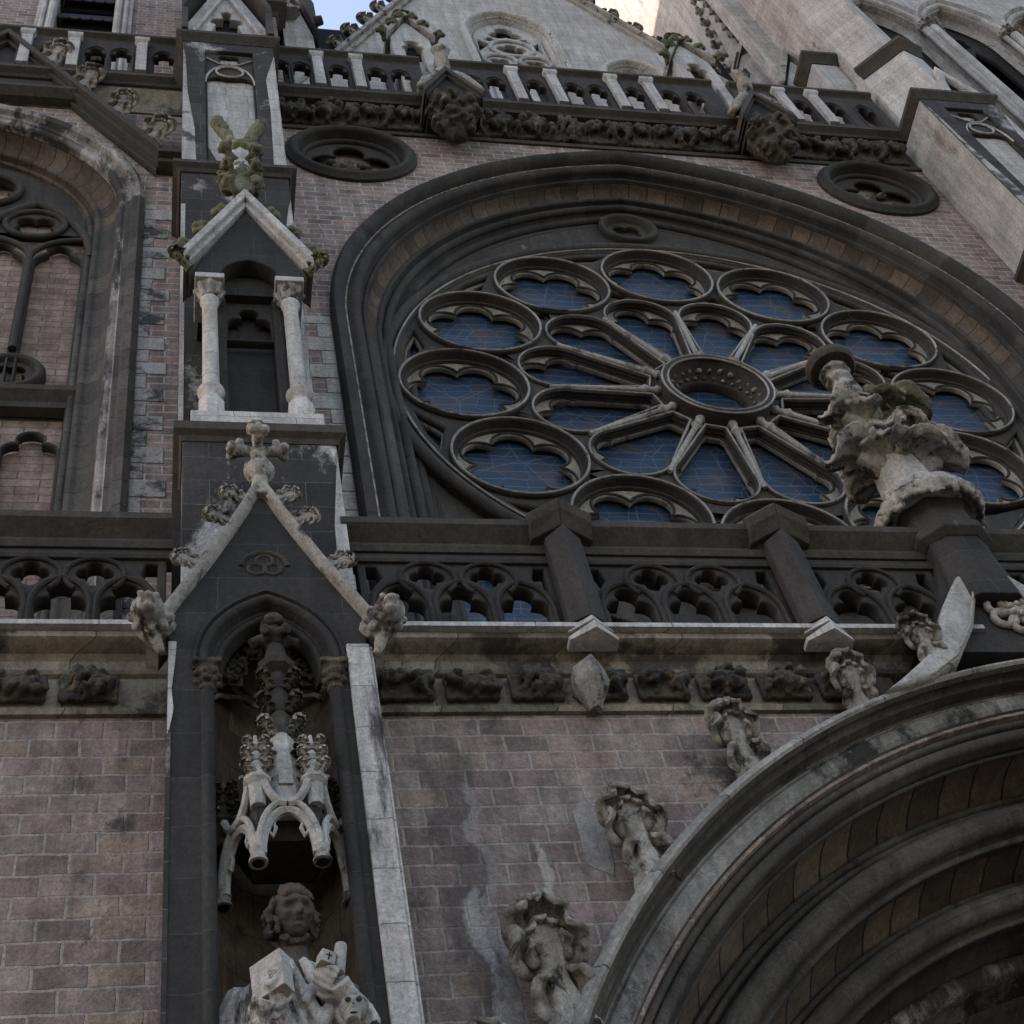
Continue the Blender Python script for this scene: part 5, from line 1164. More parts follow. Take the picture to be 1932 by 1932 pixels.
def big_leaf(c, ang, s, seed, mat, lab=None):
    rnd = random.Random(seed); m = MB(); R_ = Matrix.Translation(c) @ Matrix.Rotation(ang+pi/2, 4, 'Z')
    for tz, ax, L, W, cu in ((0, 0, 1.25, .42, 2.5), (32, 26, 1.0, .27, 2.5), (-32, -26, 1.0, .27, 2.5), (14, 10, .85, .22, 1.6), (-14, -10, .85, .22, 1.6)):
        T = R_ @ Matrix.Translation((0, -.10*s, -.40*s)) @ Matrix.Rotation(radians(tz), 4, 'Z') @ Matrix.Rotation(radians(38), 4, 'X') @ Matrix.Rotation(radians(ax), 4, 'Y')
        leaf(m, T, L*s*rnd.uniform(.93, 1.07), W*s*.92, cu, 3, .045*s, .35, 20, 12)
    m.tube([tuple(R_ @ Vector((0, .1*s, -.5*s))), tuple(R_ @ Vector((0, -.3*s, -.2*s))), tuple(R_ @ Vector((0, -.62*s, -.05*s)))], [.16*s, .2*s, .12*s], 9)
    return build(carved(m, .0125, .008, 16, 0), 'crocket', M[mat], fin, smooth=60, label=lab)
for i, (a, sc_) in enumerate(((192, .70), (250, .50), (318, .52), (352, .78), (60, .5), (130, .5))):
    big_leaf((fcx, fcy, 12.26+.16*(i % 3)), radians(a), sc_*.92, i, 'carv')
for i, (a, sc_) in enumerate(((200, .58), (262, .40), (300, .36), (30, .45), (346, .74), (110, .45))):
    big_leaf((fcx, fcy, 12.98+.12*(i % 3)), radians(a), sc_*.86, 20+i, 'mossy' if i == 4 else 'carv')
m = MB()
m.loft([octa((fcx, fcy), w, z) for z, w in ((13.1, .12), (13.3, .09), (13.42, .10), (13.50, .15), (13.60, .165), (13.68, .14), (13.74, .10), (13.78, .10), (13.81, .15), (13.86, .15), (13.89, .11), (13.93, .11), (13.96, .17), (14.01, .17), (14.06, .13))])
build(carved(m, .018, .008, 12, 1), 'neck', M['carv'], fin, smooth=60)
m = MB(); m.lathe([(.13, 14.06), (.17, 14.05), (.24, 14.06), (.27, 14.11), (.27, 14.17), (.22, 14.25), (.08, 14.30)], (fcx, fcy, 0), 24)
build(m, 'cap', M['coping'], fin, smooth=40)

# ================================================================== NICHE CANOPY
can = empty('niche_canopy', (.74, 7.5, 6.8), 'carved stone canopy with arches, pendants and crocketed pinnacles hanging over the statue', 'canopy')
cz = 6.80
A0, A1, A2, A3 = Vector((.36, 7.58, 0)), Vector((.55, 7.20, 0)), Vector((.93, 7.20, 0)), Vector((1.13, 7.58, 0))
def canopy_face(a, b, apex, label=None):
    """arched face between two pendants with crossing ogee ribs above"""
    d = b-a; L = d.length; m = MB()
    def T(u, z, o=0): 
        q = a+d*u; nn = Vector((d.y, -d.x, 0)).normalized(); q = q+nn*o; return (q.x, q.y, z)
    hgt = .36
    arc = [T(.5-.5*cos(radians(t))*1.0, cz+.02+hgt*sin(radians(t))**.9) for t in range(0, 91, 10)]
    arc = [T(.06+.44*(1-cos(radians(t))), cz+hgt*sin(radians(t))) for t in range(0, 91, 10)]
    arc2 = [T(.94-.44*(1-cos(radians(t))), cz+hgt*sin(radians(t))) for t in range(0, 91, 10)]
    m.tube(arc, .034, 6); m.tube(arc2, .034, 6)
    arc = [T(.02+.48*(1-cos(radians(t))), cz+.05+(hgt+.02)*sin(radians(t)), .02) for t in range(0, 91, 10)]
    arc2 = [T(.98-.48*(1-cos(radians(t))), cz+.05+(hgt+.02)*sin(radians(t)), .02) for t in range(0, 91, 10)]
    m.tube(arc, .022, 7); m.tube(arc2, .022, 7)
    for s in (0, 1):      # ribs rising from the crossing to the pinnacles
        u0 = .5; pts = [T(.5+(s-.5)*2*.48*(t/6)**.8*1.0, cz+hgt+.04+.36*(t/6)**1.9, .02) for t in range(7)]
        m.tube(pts, [.034, .032, .03, .028, .028, .028, .03], 7)
    # cusps
    for s in (-1, 1):
        m.tube([T(.5+s*.36, cz+.20), T(.5+s*.25, cz+.15), T(.5+s*.20, cz+.21), T(.5+s*.24, cz+.26)], [.012, .018, .014, .010], 6)
    # solid spandrels between arch and crossing ribs
    for s in (0, 1):
        g_ = (s-.5)*2; pl = [T(.5, cz+hgt+.03, -.012), T(.5+g_*.20, cz+hgt*.93, -.012), T(.5+g_*.42, cz+hgt*.5, -.012), T(.5+g_*.49, cz+.1, -.012), T(.5+g_*.50, cz+hgt+.30, -.012), T(.5+g_*.25, cz+hgt+.14, -.012)]
        pk = [T(.5, cz+hgt+.03, -.04), T(.5+g_*.20, cz+hgt*.93, -.04), T(.5+g_*.42, cz+hgt*.5, -.04), T(.5+g_*.49, cz+.1, -.04), T(.5+g_*.50, cz+hgt+.30, -.04), T(.5+g_*.25, cz+hgt+.14, -.04)]
        sp_ = MB().loft([pl, pk]); build(sp_, 'spandrel', M['black'], can, smooth=0)
    build(m, 'canopy_arch', M['pale2'], can, smooth=25)
canopy_face(A1, A2, 0)
canopy_face(A0, A1, 0); canopy_face(A2, A3, 0)
# dark vault behind the arches
m = MB()
m.loft([[(.38, 7.60, z), (.57, 7.26, z), (.91, 7.26, z), (1.11, 7.60, z), (.9, 7.8, z), (.55, 7.8, z)] for z in (7.18, 7.30)])
m.loft([[(.55, 7.32, 7.02), (.93, 7.32, 7.02), (.93, 7.7, 7.02), (.55, 7.7, 7.02)], [(.5, 7.28, 7.2), (.98, 7.28, 7.2), (1.0, 7.75, 7.2), (.48, 7.75, 7.2)]])
build(m, 'canopy_vault', M['black'], can, smooth=0)
for v in (A0, A1, A2, A3):
    m = MB(); m.lathe([(.030, .16), (.034, .06), (.05, .05), (.052, .03), (.044, .01), (.046, -.03), (.058, -.05), (.058, -.07), (.040, -.072), (.036, -.05), (.03, -.045)], (v.x, v.y, cz), 14)
    pd = build(m, 'pendant', M['carv'], can, smooth=40); build(MB().lathe([(.036, -.0735), (.036, -.0725)], (v.x, v.y, cz), 14), 'hollow', M['void'], pd, smooth=0)  # black disc paints shade into the pendant's open end
def pinnacle(x, y, zb, zt, mat='pale2'):
    m = MB()
    m.loft([octa((x, y), w, z) for z, w in ((zb-.05, .05), (zb+.22*(zt-zb), .06), (zb+.28*(zt-zb), .092), (zb+.33*(zt-zb), .092), (zb+.37*(zt-zb), .058), (zt-.06, .022), (zt+.05, .012))])
    pn = build(m, 'pinnacle', M[mat], can, smooth=20)
    m = MB()
    for q in range(4):
        a = pi/4+q*pi/2
        for k, (t, r) in enumerate(((.50, .055), (.72, .045), (.92, .03))):
            shared_part(CROCK[(q+k) % 3], ('crock', (q+k) % 3), 'crocket', 'carv' if mat == 'pale2' else mat, pn, Matrix.Translation((x+r*cos(a), y+r*sin(a), zb+t*(zt-zb)-.05)) @ Matrix.Rotation(a+pi/2, 4, 'Z') @ Matrix.Rotation(radians(35), 4, 'X') @ Matrix.Scale(.115, 4))
pinnacle(.565, 7.22, 7.26, 7.80); pinnacle(.92, 7.22, 7.26, 7.80)
pinnacle(.37, 7.56, 7.25, 7.75, 'carvdark'); pinnacle(1.12, 7.56, 7.25, 7.75, 'carvdark')
# central spire with pairs of crockets
m = MB(); sx, sy = .745, 7.38
m.loft([octa((sx, sy), w, z) for z, w in ((7.16, .16), (7.40, .155), (7.52, .14), (7.98, .085))])
mu = MB().loft([octa((sx, sy), w, z) for z, w in ((7.98, .083), (8.3, .072), (8.62, .062), (8.66, .13), (8.72, .14), (8.78, .09), (9.0, .05), (9.2, .045))])
build(mu, 'spire_top_stage', M['dark'], can, smooth=20)
m.box(sx-.045, sx+.045, sy-.16, sy, 7.42, 7.54)
sp_o = build(m, 'spire', M['pale2'], can, smooth=20)
m = MB()
for zz, r in ((7.74, .09), (7.98, .08), (8.22, .075), (8.46, .07)):
    for q in range(4):
        a = pi/4+q*pi/2; shared_part(CROCK[q % 3], ('crock', q % 3), 'crocket', 'carv' if zz < 8 else 'carvdark', sp_o, Matrix.Translation((sx+r*cos(a), sy+r*sin(a), zz)) @ Matrix.Rotation(a+pi/2, 4, 'Z') @ Matrix.Rotation(radians(40), 4, 'X') @ Matrix.Scale(.17, 4))
m = MB(); 
for q in range(6):
    a = q*pi/3; m.tube([(sx, sy, 8.95), (sx+.10*cos(a), sy+.10*sin(a), 9.02), (sx+.17*cos(a), sy+.17*sin(a), 8.98)], [.04, .05, .04], 7); m.ball((sx+.06*cos(a), sy+.06*sin(a), 9.2), .045)
m.ball((sx, sy, 9.27), .06)
build(carved(m, .013, .008, 18, 0), 'spire_top', M['carvdark'], can, smooth=60)
m = MB()
for s in (-1, 1):
    for z, dx in ((9.18, .16), (9.02, .26), (8.9, .30)): m.merge(FOL[(s+1) % 4], Matrix.Translation((.73+s*dx, 7.62, z)) @ Matrix.Scale(.2, 4))
build(m, 'carved_boss', M['carvdark'], can, smooth=60)

# ================================================================== STATUE
st = empty('statue', (.75, 7.55, 2.6), 'bearded saint statue holding a big book and a small cross-marked box in the niche', 'statue')
SX, SY = .745, 7.56
HZ = 6.52
def tilt(p):
    v = Vector(p)-Vector((SX, SY-.10, HZ-.06)); return tuple(Matrix.Rotation(radians(24), 3, 'X') @ v+Vector((SX, SY-.10, HZ-.06)))            # head centre height
def head_pts():
    nu, nv = 56, 44; rings = []
    yaw = radians(14)
    for j in range(nv+1):
        t = -pi/2+pi*j/nv; t = max(min(t, pi/2-.03), -pi/2+.03); rg = []
        for i in range(nu):
            a = 2*pi*i/nu; dx, dy, dz = cos(t)*sin(a), -cos(t)*cos(a), sin(t)      # a=0 is the face direction (-y)
            r = Vector((dx*.128, dy*.145, dz*.168))
            if dz < 0: r.x *= 1-.22*(-dz); 
            u, v = dx*.118, dz*.175; f = max(0, -dy)
            def g(u0, v0, su, sv): return math.exp(-((u-u0)/su)**2-((v-v0)/sv)**2)*f
            d = 0
            d += .030*g(0, .060, .10, .018)          # brow
            d -= .066*(g(.048, .022, .028, .020)+g(-.048, .022, .028, .020))
            d += .034*(g(.048, .020, .015, .010)+g(-.048, .020, .015, .010))
            d += .065*g(0, -.022, .017, .024)+.042*g(0, .012, .013, .035)+.020*(g(.024, -.034, .013, .010)+g(-.024, -.034, .013, .010))
            d += .020*(g(.065, -.022, .025, .025)+g(-.065, -.022, .025, .025))-.016*(g(.06, -.065, .02, .03)+g(-.06, -.065, .02, .03))
            d += .024*g(0, -.064, .036, .008)-.030*g(0, -.077, .034, .007)+.028*g(0, -.090, .030, .009)
            d -= .018*g(0, -.106, .03, .008)
            d += .034*g(0, -.135, .055, .03)
            p = r+Vector((dx*.3, dy, dz*.2))*d
            x = p.x*cos(yaw)-p.y*sin(yaw); y = p.x*sin(yaw)+p.y*cos(yaw)
            rg.append(tilt((SX+x, SY-.14+y, HZ+p.z)))
        rings.append(rg)
    return rings
body = MB()
# robe torso with folds
rings = []
for z, rx, ry, cy in ((2.6, .46, .34, .0), (3.5, .45, .33, 0), (4.4, .43, .32, 0), (5.0, .41, .31, 0), (5.4, .39, .29, 0), (5.7, .37, .26, 0), (5.92, .35, .23, .01), (6.06, .31, .19, .02), (6.15, .22, .15, .02), (6.20, .14, .13, .0), (6.30, .10, .11, -.03), (6.42, .095, .10, -.07)):
    rg = []
    for i in range(72):
        a = 2*pi*i/72; fold = 0
        if z < 6.1: fold = .030*sin(a*9+z*2.6)+.020*sin(a*5-z*3.5+1)
        rg.append((SX+(rx+fold)*cos(a), SY+cy+(ry+fold)*sin(a), z))
    rings.append(rg)
body.loft(rings); body.loft(head_pts())
# diagonal drapery folds crossing the chest
for k, (xa, za, xb, zb_) in enumerate(((-.10, 6.10, .20, 5.0), (-.04, 6.12, .30, 5.2), (.04, 6.12, .34, 5.5), (.14, 6.12, .36, 5.75), (-.14, 6.05, .08, 5.0), (-.30, 5.9, -.24, 5.0))):
    pts = []
    for t in range(7):
        u = t/6; x = xa+(xb-xa)*u**1.2; z = za+(zb_-za)*u; yy = -sqrt(max(.02, 1-(x/.38)**2))*(.20+.09*u)-.02
        pts.append((SX+x, SY+yy, z))
    body.tube(pts, [.026, .036, .042, .046, .046, .05, .055], 8)
for k, (xa, za, xb, zb_, r_) in enumerate(((.20, 6.10, .02, 5.75, .035), (.26, 6.05, .12, 5.60, .04), (-.20, 6.06, -.34, 5.5, .045), (-.12, 6.10, -.06, 5.45, .04))):
    pts = []
    for t in range(6):
        u = t/5; x = xa+(xb-xa)*u; z = za+(zb_-za)*u; yy = -sqrt(max(.02, 1-(x/.38)**2))*(.20+.07*u)-.03
        pts.append((SX+x, SY+yy, z))
    body.tube(pts, [r_*.5, r_, r_, r_, r_, r_*.7], 8)
# collar
body.tube([(SX+.155*cos(radians(a)), SY-.02+.14*sin(radians(a)), 6.17-.03*sin(radians(-a))) for a in range(0, 360, 20)], .03, 7, closed=True, cap=False)
# arms : person's right arm (viewer left) bent, hand under the book
body.tube([(SX-.29, SY+.0, 6.02), (SX-.38, SY-.06, 5.72), (SX-.39, SY-.16, 5.46), (SX-.30, SY-.32, 5.50), (SX-.20, SY-.40, 5.58)], [.11, .12, .11, .085, .055], 12)
body.tube([(SX+.28, SY+.0, 6.02), (SX+.38, SY-.05, 5.75), (SX+.41, SY-.14, 5.56), (SX+.33, SY-.27, 5.70), (SX+.24, SY-.35, 5.80)], [.11, .12, .11, .08, .05], 12)
# hanging sleeve
body.loft([[(SX-.40+.09*cos(2*pi*i/16), SY-.14+.12*sin(2*pi*i/16), z) for i in range(16)] for z in (5.5, 5.2, 4.9)])
body.loft([[(SX+.42+.07*cos(2*pi*i/16), SY-.12+.12*sin(2*pi*i/16), z) for i in range(16)] for z in (5.6, 5.2, 4.9)])
def hand(m, wrist, palm, fdir, curl, side, s=1.0):
    """palm blob, four separate bent fingers of unequal length and a thumb"""
    w = Vector(wrist); p = Vector(palm); f = Vector(fdir).normalized(); c = Vector(curl).normalized(); sd_ = f.cross(c).normalized()*side
    m.tube([w, w*.5+p*.5, p], [.042*s, .048*s, .05*s], 10)
    for k, ln in enumerate((.095, .108, .10, .080)):
        b = p+sd_*(k-1.5)*.027*s+f*.02*s
        q1 = b+f*ln*.45*s+c*.012*s; q2 = q1+(f*.55+c*.8).normalized()*ln*.38*s; q3 = q2+(c*1.0-f*.1).normalized()*ln*.30*s
        m.tube([b, q1, q2, q3], [.0165*s, .0155*s, .014*s, .011*s], 8)
    b = p-sd_*.045*s-f*.02*s; q1 = b-sd_*.035*s+f*.035*s+c*.02*s; q2 = q1+f*.03*s+c*.03*s-sd_*.0*s
    m.tube([b, q1, q2], [.018*s, .016*s, .013*s], 8)
body = carved(body, .0090, .003, 26, 0)
ob = build(body, 'figure', M['statue'], st, smooth=60)
ob.data.materials.append(M['head'])
for pl in ob.data.polygons:
    c_ = pl.center; zz = c_.z+ROOT[st.name].z
    if zz+.03*noise.noise(Vector((c_.x*9, c_.y*9, 0))) > 6.19: pl.material_index = 1
hm = MB(); hand(hm, (SX-.26, SY-.34, 5.56), (SX-.20, SY-.44, 5.68), (.80, -.20, .30), (.1, .5, .6), 1, 1.45)
build(carved(hm, .007, .001, 30, 1), 'hand', M['statue'], st, smooth=60, label='hand under the big book')
hm = MB(); hand(hm, (SX+.29, SY-.30, 5.74), (SX+.21, SY-.39, 5.81), (-.75, -.35, .25), (-.1, .5, .6), -1, 1.3)
build(carved(hm, .007, .001, 30, 1), 'hand', M['statue'], st, smooth=60, label='hand gripping the scroll')
# hair and beard
m = MB(); rnd = random.Random(12); yaw = radians(14)
def H(a, t, r=1.0):
    a = radians(a)+yaw; t = radians(t); return tilt((SX+.125*r*cos(t)*sin(a)*1.0, SY-.13-.150*r*cos(t)*cos(a), HZ+.172*r*sin(t)))
for k in range(210):
    a = rnd.uniform(0, 360); t = rnd.uniform(-50, 88)
    front = abs(((a+180) % 360)-180)
    if front < 64 and t < 40: continue
    b = rnd.uniform(0, 6.28); x, y, z = H(a, t, 1.05); s = rnd.uniform(.016, .026)
    m.tube([(x, y, z), (x+.02*cos(b), y-.01, z-.03), (x+.035*cos(b), y, z-.055)], [s, s*.9, s*.6], 6)
for s in (-1, 1):
    for k in range(26):
        a = s*rnd.uniform(72, 125); x, y, z = H(a, rnd.uniform(-70, 10), 1.12); m.ball((x+s*.018, y, z-.02), rnd.uniform(.014, .026), 7, 5)
for k in range(30):
    a = rnd.uniform(-70, 70); t = rnd.uniform(-85, -60) if abs(a) < 35 else rnd.uniform(-75, -45)
    x, y, z = H(a, t, 1.04); m.tube([(x, y, z), (x+.008, y-.006, z-.02), (x-.005, y-.0, z-.036)], [.017, .015, .009], 6)

build(carved(m, .0095, .005, 26, 0), 'hair', M['head'], st, smooth=60, label='curly hair and beard')
# book : thick slab, spine towards the viewer
bm = MB().box(-.135, .135, -.06, .06, -.19, .19)
bm.box(-.142, .142, -.068, -.058, -.197, .197).box(-.142, .142, .058, .068, -.197, .197).box(.130, .146, -.066, .066, -.197, .197)
Tm = Matrix.Translation((SX-.155, SY-.41, 5.83)) @ Matrix.Rotation(radians(-10), 4, 'Y') @ Matrix.Rotation(radians(-38), 4, 'Z') @ Matrix.Rotation(radians(-12), 4, 'X') @ Matrix.Scale(.72, 4)
build(bm.xf(Tm), 'book', M['pale2'], st, smooth=0, bevel=.006)
m = MB()
for a in (0, 2.1, 4.2): m.tube([(.05+.025*cos(a)+.018*cos(b), -.072, -.02+.025*sin(a)+.018*sin(b)) for b in [k*pi/4 for k in range(8)]], .004, 5, closed=True, cap=False)
build(m.xf(Tm), 'book_ornament', M['pale2'], st, smooth=60)
Tm = Matrix.Translation((SX+.225, SY-.42, 5.955)) @ Matrix.Rotation(radians(8), 4, 'Y') @ Matrix.Scale(.8, 4)
m = MB(); m.lathe([(.040, -.13), (.044, -.12), (.044, .10), (.040, .115)], (0, 0, 0), 16); build(m.xf(Tm), 'scroll', M['pale2'], st, smooth=40)
Tb = Matrix.Translation((SX+.145, SY-.44, 5.925)) @ Matrix.Rotation(radians(12), 4, 'Y') @ Matrix.Rotation(radians(20), 4, 'Z') @ Matrix.Scale(.75, 4)
m = MB().box(-.06, .055, -.055, .055, -.055, .055); c = build(m.xf(Tb), 'box', M['pale2'], st, smooth=0, bevel=.005)
m = MB().box(-.005, .005, -.058, -.0551, -.032, .032).box(-.025, -.0051, -.058, -.0551, .004, .013).box(.0051, .025, -.058, -.0551, .004, .013); build(m.xf(Tb), 'cross_mark', M['void'], c, smooth=0)
# small carved skull hanging below the hand
m = MB(); q = Vector((SX+.27, SY-.40, 5.62))
m.ball(q, (.075, .075, .08), 14, 10); m.tube([q+Vector((-.01, -.03, -.06)), q+Vector((-.01, -.05, -.12))], [.05, .042], 10)
m.ball(q+Vector((-.005, -.072, -.035)), (.014, .02, .02), 8, 6)
sk = build(carved(m, .008, .002, 20, 1), 'skull', M['carv'], st, smooth=60)
m = MB()
for s in (-1, 1): m.ball(q+Vector((s*.03, -.072, .010)), (.018, .012, .016), 8, 6)
m.ball(q+Vector((-.005, -.080, -.030)), (.008, .014, .010), 8, 5); m.ball(q+Vector((-.008, -.088, -.090)), (.022, .010, .004), 8, 5)
build(m, 'socket_shade', M['black'], sk, smooth=60)  # black balls paint the shade of eye, nose and mouth hollows

# ================================================================== LEFT TOWER
lt = empty('bell_tower', (-3, 10.5, GZ), 'left bell tower of purple brick with dark louvred opening behind the upper parapet', 'tower')
X1 = PX(450, 70, 10.5)
ol, orr = PX(104, 40, 10.5), PX(215, 40, 10.5)
loop = [(ol, 26), (orr, 26), (orr, 38.0), (ol, 38.0)]
build(plate([[(-12, 24), (X1, 24), (X1, 52), (-12, 52)]], [loop], 10.5, 11.0, .01), 'tower_wall', M['brick'], lt, smooth=0)
build(MB().box(-12, X1, 11.3, 20, 24, 52), 'tower_core', M['brick'], lt, smooth=0)
m = MB()
for s, x in ((1, orr), (-1, ol)):
    a, b = sorted((x, x+s*.34)); m.box(a, b, 10.38, 10.52, 26, 38)
    m.tube([(x+s*.08, 10.36, 26), (x+s*.08, 10.36, 38)], .07, 8); m.tube([(x+s*.22, 10.36, 26), (x+s*.22, 10.36, 38)], .05, 8)
build(m, 'pale_jamb', M['pale'], lt, smooth=30)
for k in range(8):
    z = 28.4+k*1.1
    m = MB(); m.loft([[(ol, 10.75, z+.9), (orr, 10.75, z+.9), (orr, 10.55, z+.1), (ol, 10.55, z+.1)], [(ol, 10.79, z+.9), (orr, 10.79, z+.9), (orr, 10.59, z+.06), (ol, 10.59, z+.06)]])
    for q in range(5): x = ol+(orr-ol)*(q+.5)/5; m.lathe([(.12, 0), (.12, .03)], (x, 10.545, z+.12), 12, 'y')
    build(m, 'louvre', M['wood'], lt, smooth=0)
build(MB().box(ol-.1, orr+.1, 11.05, 11.1, 26, 38), 'dark_opening', M['void'], lt, smooth=0)
# stair turret / pinnacle at the right flank
xa, xb, xc = PX(450, 80, 10.2), PX(548, 80, 10.2), PX(600, 80, 10.2)
build(MB().box(xa-.6, PX(553, 60, 10.2)-.30, 10.2, 11.5, 24, 32.2), 'flank_pier', M['brick'], lt, smooth=0)
build(course([(xa-.6, 10.2), (PX(553, 60, 10.2)-.3, 10.2), (PX(553, 60, 10.2)-.3, 11.4)], [(-.1, 31.7), (.02, 31.7), (.06, 31.85), (.22, 32.0), (.22, 32.15), (0, 32.4), (-.1, 32.4)]), 'cornice', M['coping'], lt, smooth=20)
build(MB().box(xa-.6, xb-.35, 10.35, 11.5, 32.4, 40), 'upper_pier', M['ashlar'], lt, smooth=0)
m = MB(); zt = 30
m.loft([[(xb-.05, 10.5, 24), (xc, 10.5, 24), (xc, 11.4, 24), (xb-.05, 11.4, 24)], [(xb-.05, 10.5, 31.6), (xc, 10.5, 31.6), (xc, 11.4, 31.6), (xb-.05, 11.4, 31.6)], [(xb-.05, 10.5, 37.5), (xc-.75, 10.5, 37.5), (xc-.75, 11.4, 37.5), (xb-.05, 11.4, 37.5)]])
build(m, 'turret', M['ashlar'], lt, smooth=0)
m = MB().merge(rake(xc+.10, 31.35, xc-.75, 37.8, 10.35, 11.5, .25)); m.tube([(xc+.0, 10.2, 31.6), (xc+.16, 10.15, 31.62)], [.12, .10], 8)
build(m, 'turret_coping', M['coping'], lt, smooth=0, bevel=.02)
mm = MB().merge(CROCK[0], scale_rot(.8, -10, (xb+.1, 10.3, 32.5))); build(mm, 'crocket', M['carv'], lt, smooth=60)

# ================================================================== RIGHT TOWER
rt = empty('bell_tower', (18, 10.5, GZ), 'right bell tower of pale ashlar with slanting buttresses and two tall pointed belfry openings', 'tower')
TY = 10.6; x0w = 12.9; SPZ = 35.9
def belf(c, r): return arch_loop(c, SPZ, 1.45, r, 26.0, 18)
cA, cB = 16.40, 18.50; rb = 2.38
build(plate([[(x0w, 24), (30, 24), (30, 62), (x0w, 62)]], [belf(cA, rb), belf(cB, rb), belf(cB+2.3, rb)], TY, TY+.6, .01), 'tower_wall', M['ashlar'], rt, smooth=0)
build(MB().box(x0w+.01, 30, TY+1.0, 22, 24, 62), 'tower_core', M['void'], rt, smooth=0)
build(MB().box(x0w-.02, x0w-.001, TY+.002, 22, 24, 62), 'left_face', M['ashlar'], rt, smooth=0)
for c in (cA, cB, cB+2.3):
    r = rb
    build(arch_sweep(c, SPZ, 1.45, [(r+.34, TY), (r+.34, TY-.12), (r+.27, TY-.18), (r+.21, TY-.06)]+roll(r+.12, TY-.03, .09, 20, 190, 6)+hollow((r+.02, TY+.06), (r-.10, TY+.35), .2, 5), 26, 20), 'arch_moulding', M['pale'], rt, smooth=50)
    build(plate([arch_loop(c, SPZ, 1.45, r-.02, 26, 18)], [nfoil((c, SPZ+.55), 4, .20, .18, 45, 70), [(c-.56, 26.2), (c-.05, 26.2), (c-.05, 35.2), (c-.30, 35.9), (c-.56, 35.2)], [(c+.05, 26.2), (c+.56, 26.2), (c+.56, 35.2), (c+.30, 35.9), (c+.05, 35.2)]], TY+.40, TY+.52, .03, 2), 'tracery', M['tanuv'], rt, smooth=45)
    for k in range(5):
        m = MB(); z = 27+k*1.5; m.loft([[(c-.6, TY+.9, z+1.2), (c+.6, TY+.9, z+1.2), (c+.6, TY+.58, z), (c-.6, TY+.58, z)], [(c-.6, TY+.95, z+1.2), (c+.6, TY+.95, z+1.2), (c+.6, TY+.62, z-.05), (c-.6, TY+.62, z-.05)]]); build(m, 'louvre', M['wood'], rt, smooth=0)
for x in (cA-1.05, (cA+cB)/2, cB+1.05):
    m = MB(); m.tube([(x, TY-.14, 24.5), (x, TY-.14, SPZ-.2)], .115, 12); m.tube([(x-.19, TY-.06, 24.5), (x-.19, TY-.06, SPZ-.2)], .07, 8); m.tube([(x+.19, TY-.06, 24.5), (x+.19, TY-.06, SPZ-.2)], .07, 8); sh_ = build(m, 'shaft', M['pale'], rt, smooth=50)
    mm = MB()
    for q in range(3): mm.merge(FOL[q], Matrix.Translation((x+(q-1)*.15, TY-.20+.05*abs(q-1), SPZ)) @ Matrix.Rotation((q-1)*.8, 4, 'Z') @ Matrix.Scale(.42, 4))
    build(mm, 'capital', M['carv'], sh_, smooth=60)
def cap_course(path, z, step=0):
    return course(path, [(-.1, z-.30), (.02, z-.30), (.05, z-.20), (.15, z-.06), (.15, z+.04), (-.02, z+.30), (-.1, z+.32)])
# square stepped buttress next to the parapet
build(MB().box(12.02, 12.56, 9.47, TY-.01, 25.4, 29.5), 'pier', M['pale'], rt, smooth=0, bevel=.015)
build(cap_course([(12.02, TY-.3), (12.02, 9.47), (12.56, 9.47), (12.56, 9.8)], 29.58), 'weathering', M['coping'], rt, smooth=20)
build(MB().box(12.10, 12.9, 10.3, TY-.005, 24, 62), 'pier_upper', M['ashlar'], rt, smooth=0, bevel=.015)
# diagonal corner buttress
dA, dB, dC = Vector((12.48, 9.20)), Vector((13.10, 8.58)), Vector((13.52, 8.72))
def diag(s, z0, z1, name, mat):
    c_ = Vector((13.3, 9.6)); a, b, d = [c_+(q-c_)*s for q in (dA, dB, dC)]
    m = MB(); pl = [(a.x, a.y), (b.x, b.y), (d.x, d.y), (d.x+.1, 10.59), (a.x+.02, 10.59)]
    m.loft([[(x, y, z0) for x, y in pl], [(x, y, z1) for x, y in pl]]); build(m, name, M[mat], rt, smooth=0, bevel=.015)
diag(1.0, 25.2, 28.0, 'diagonal_buttress', 'pale'); diag(.86, 28.0, 62, 'diagonal_buttress_upper', 'ashlar')
build(cap_course([tuple(dA), tuple(dB), tuple(dC)], 28.05), 'weathering', M['coping'], rt, smooth=20)
# gablet beside the right buttress and dormer gable
build(plate([[(11.75, 26.9), (12.75, 26.9), (12.75, 29.6), (12.25, 31.0), (11.75, 29.6)]], [[(12.08, 27.2), (12.42, 27.2), (12.42, 29.3), (12.25, 29.7), (12.08, 29.3)]], 10.0, 10.2, .02), 'gablet', M['pale'], rt, smooth=0)
m = MB()
for s in (-1, 1): m.merge(rake(12.25+s*.6, 29.5, 12.25, 31.2, 9.9, 10.4, .12))
build(m, 'gablet_coping', M['carv'], rt, smooth=0, bevel=.015)

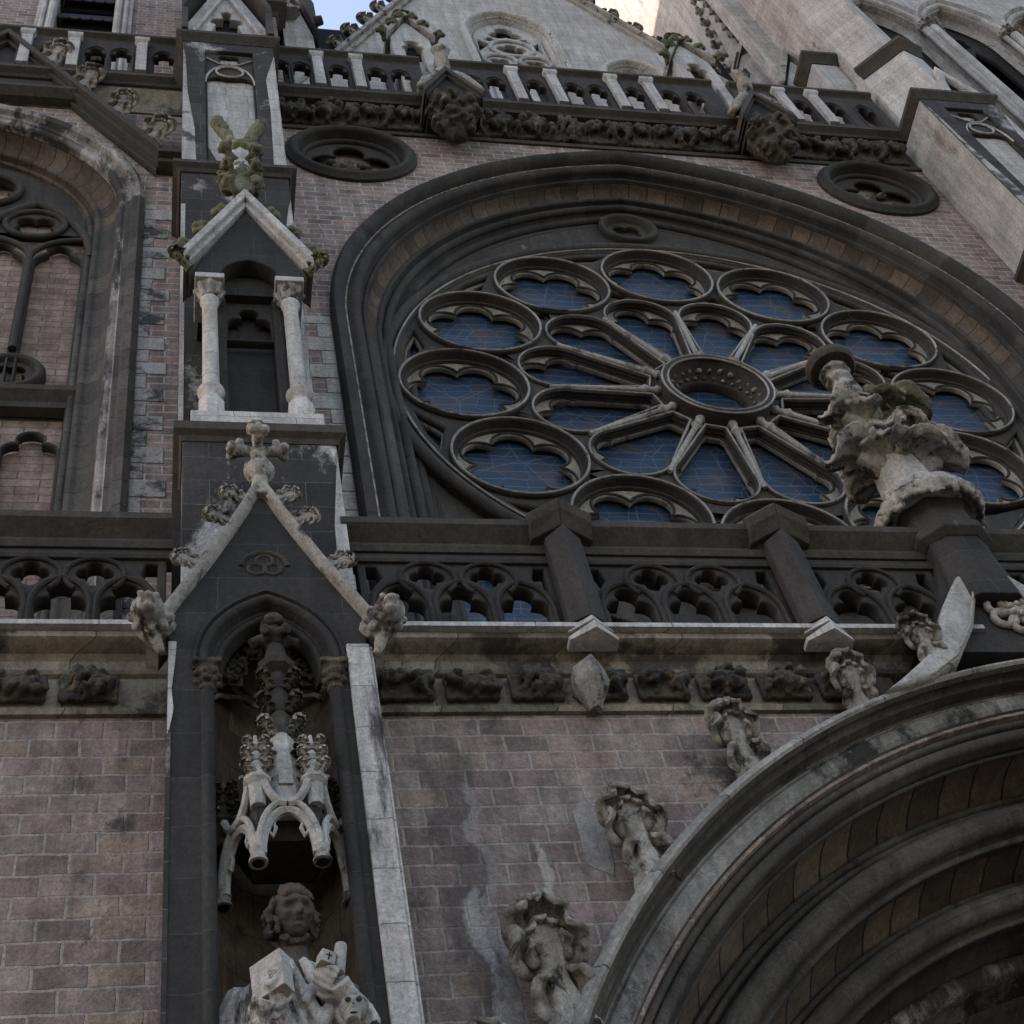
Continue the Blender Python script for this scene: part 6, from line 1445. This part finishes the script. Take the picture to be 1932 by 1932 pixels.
# cluster of crocketed pinnacles between gable and right tower, and the sunlit spire far behind
def crocketed_pinnacle(x, y, z0, z1, w, label):
    e = empty('pinnacle', (x, y, z0), label, 'pinnacle', 'crocketed pinnacles between the gable and the right tower')
    zm = z0+(z1-z0)*.55; m = MB()
    m.loft([octa((x, y), w, z0), octa((x, y), w, zm)]); build(m, 'shaft', M['pale'], e, smooth=0, bevel=.02)
    m = MB(); m.loft([octa((x, y), w*1.2, zm), octa((x, y), w*1.2, zm+.12), octa((x, y), w*.95, zm+.2), octa((x, y), .05, z1)]); build(m, 'spire', M['ashlar'], e, smooth=0)
    m = MB()
    for s in (-1, 1): m.merge(rake(x+s*w, zm-.1, x, zm+w*2.2, y-w*1.25, y+.1, .08))
    build(m, 'gablet', M['pale'], e, smooth=0)
    mm = MB()
    for k in range(7):
        t = (k+.6)/7.5; z = zm+.3+(z1-zm-.3)*t; r = w*.95*(1-t)+.06
        for q in range(4):
            a = q*pi/2+pi/4*1; shared_part(KNOB[(k+q) % 2], ('knob', (k+q) % 2), 'crocket', 'carv', e, Matrix.Translation((x+r*cos(a), y+r*sin(a), z)) @ Matrix.Rotation(a+pi/2, 4, 'Z') @ Matrix.Scale(.32, 4))
    mm = MB().merge(CROCK[0], scale_rot(.5, 0, (x, y, z1-.1))); build(mm, 'finial', M['carv'], e, smooth=60)
crocketed_pinnacle(PX(1378, 60, 11.4), 11.4, 28, 40.5, .50, 'crocketed pinnacle nearest the slope of the pale gable')
crocketed_pinnacle(PX(1440, 60, 11.4), 11.4, 28, 41.5, .50, 'taller crocketed pinnacle against the right tower')
spx, spy = PX(1222, 10, 26)-1.2, 26
spi = empty('spire', (spx, spy, 40), 'sunlit openwork stone spire far behind the gable at the top', 'spire')
m = MB(); 
zt0, zt1 = 60, 125
m.loft([octa((spx+1.2, spy), 3.4, 55), octa((spx+1.2, spy), 3.1, zt0+14), octa((spx+1.2, spy), .3, zt1)]); build(m, 'spire_body', M['warm'], spi, smooth=0)
for q in range(8):
    a = 2*pi*(q+.5)/8; m = MB(); m.tube([(spx+1.2+3.5*cos(a), spy+3.5*sin(a), 55), (spx+1.2+3.3*cos(a), spy+3.3*sin(a), 78), (spx+1.2+1.0*cos(a), spy+1.0*sin(a), 112)], [.34, .3, .2], 8); build(m, 'rib', M['warm'], spi, smooth=50)
    mm = MB()
    for k in range(9):
        z = 64+k*4; t = max(0, (z-78)/34); r = 3.6-2.4*t
        shared_part(KNOB[k % 2], ('knob', k % 2), 'crocket', 'warm', spi, Matrix.Translation((spx+1.2+r*cos(a), spy+r*sin(a), z)) @ Matrix.Rotation(a+pi/2, 4, 'Z') @ Matrix.Scale(1.1, 4))
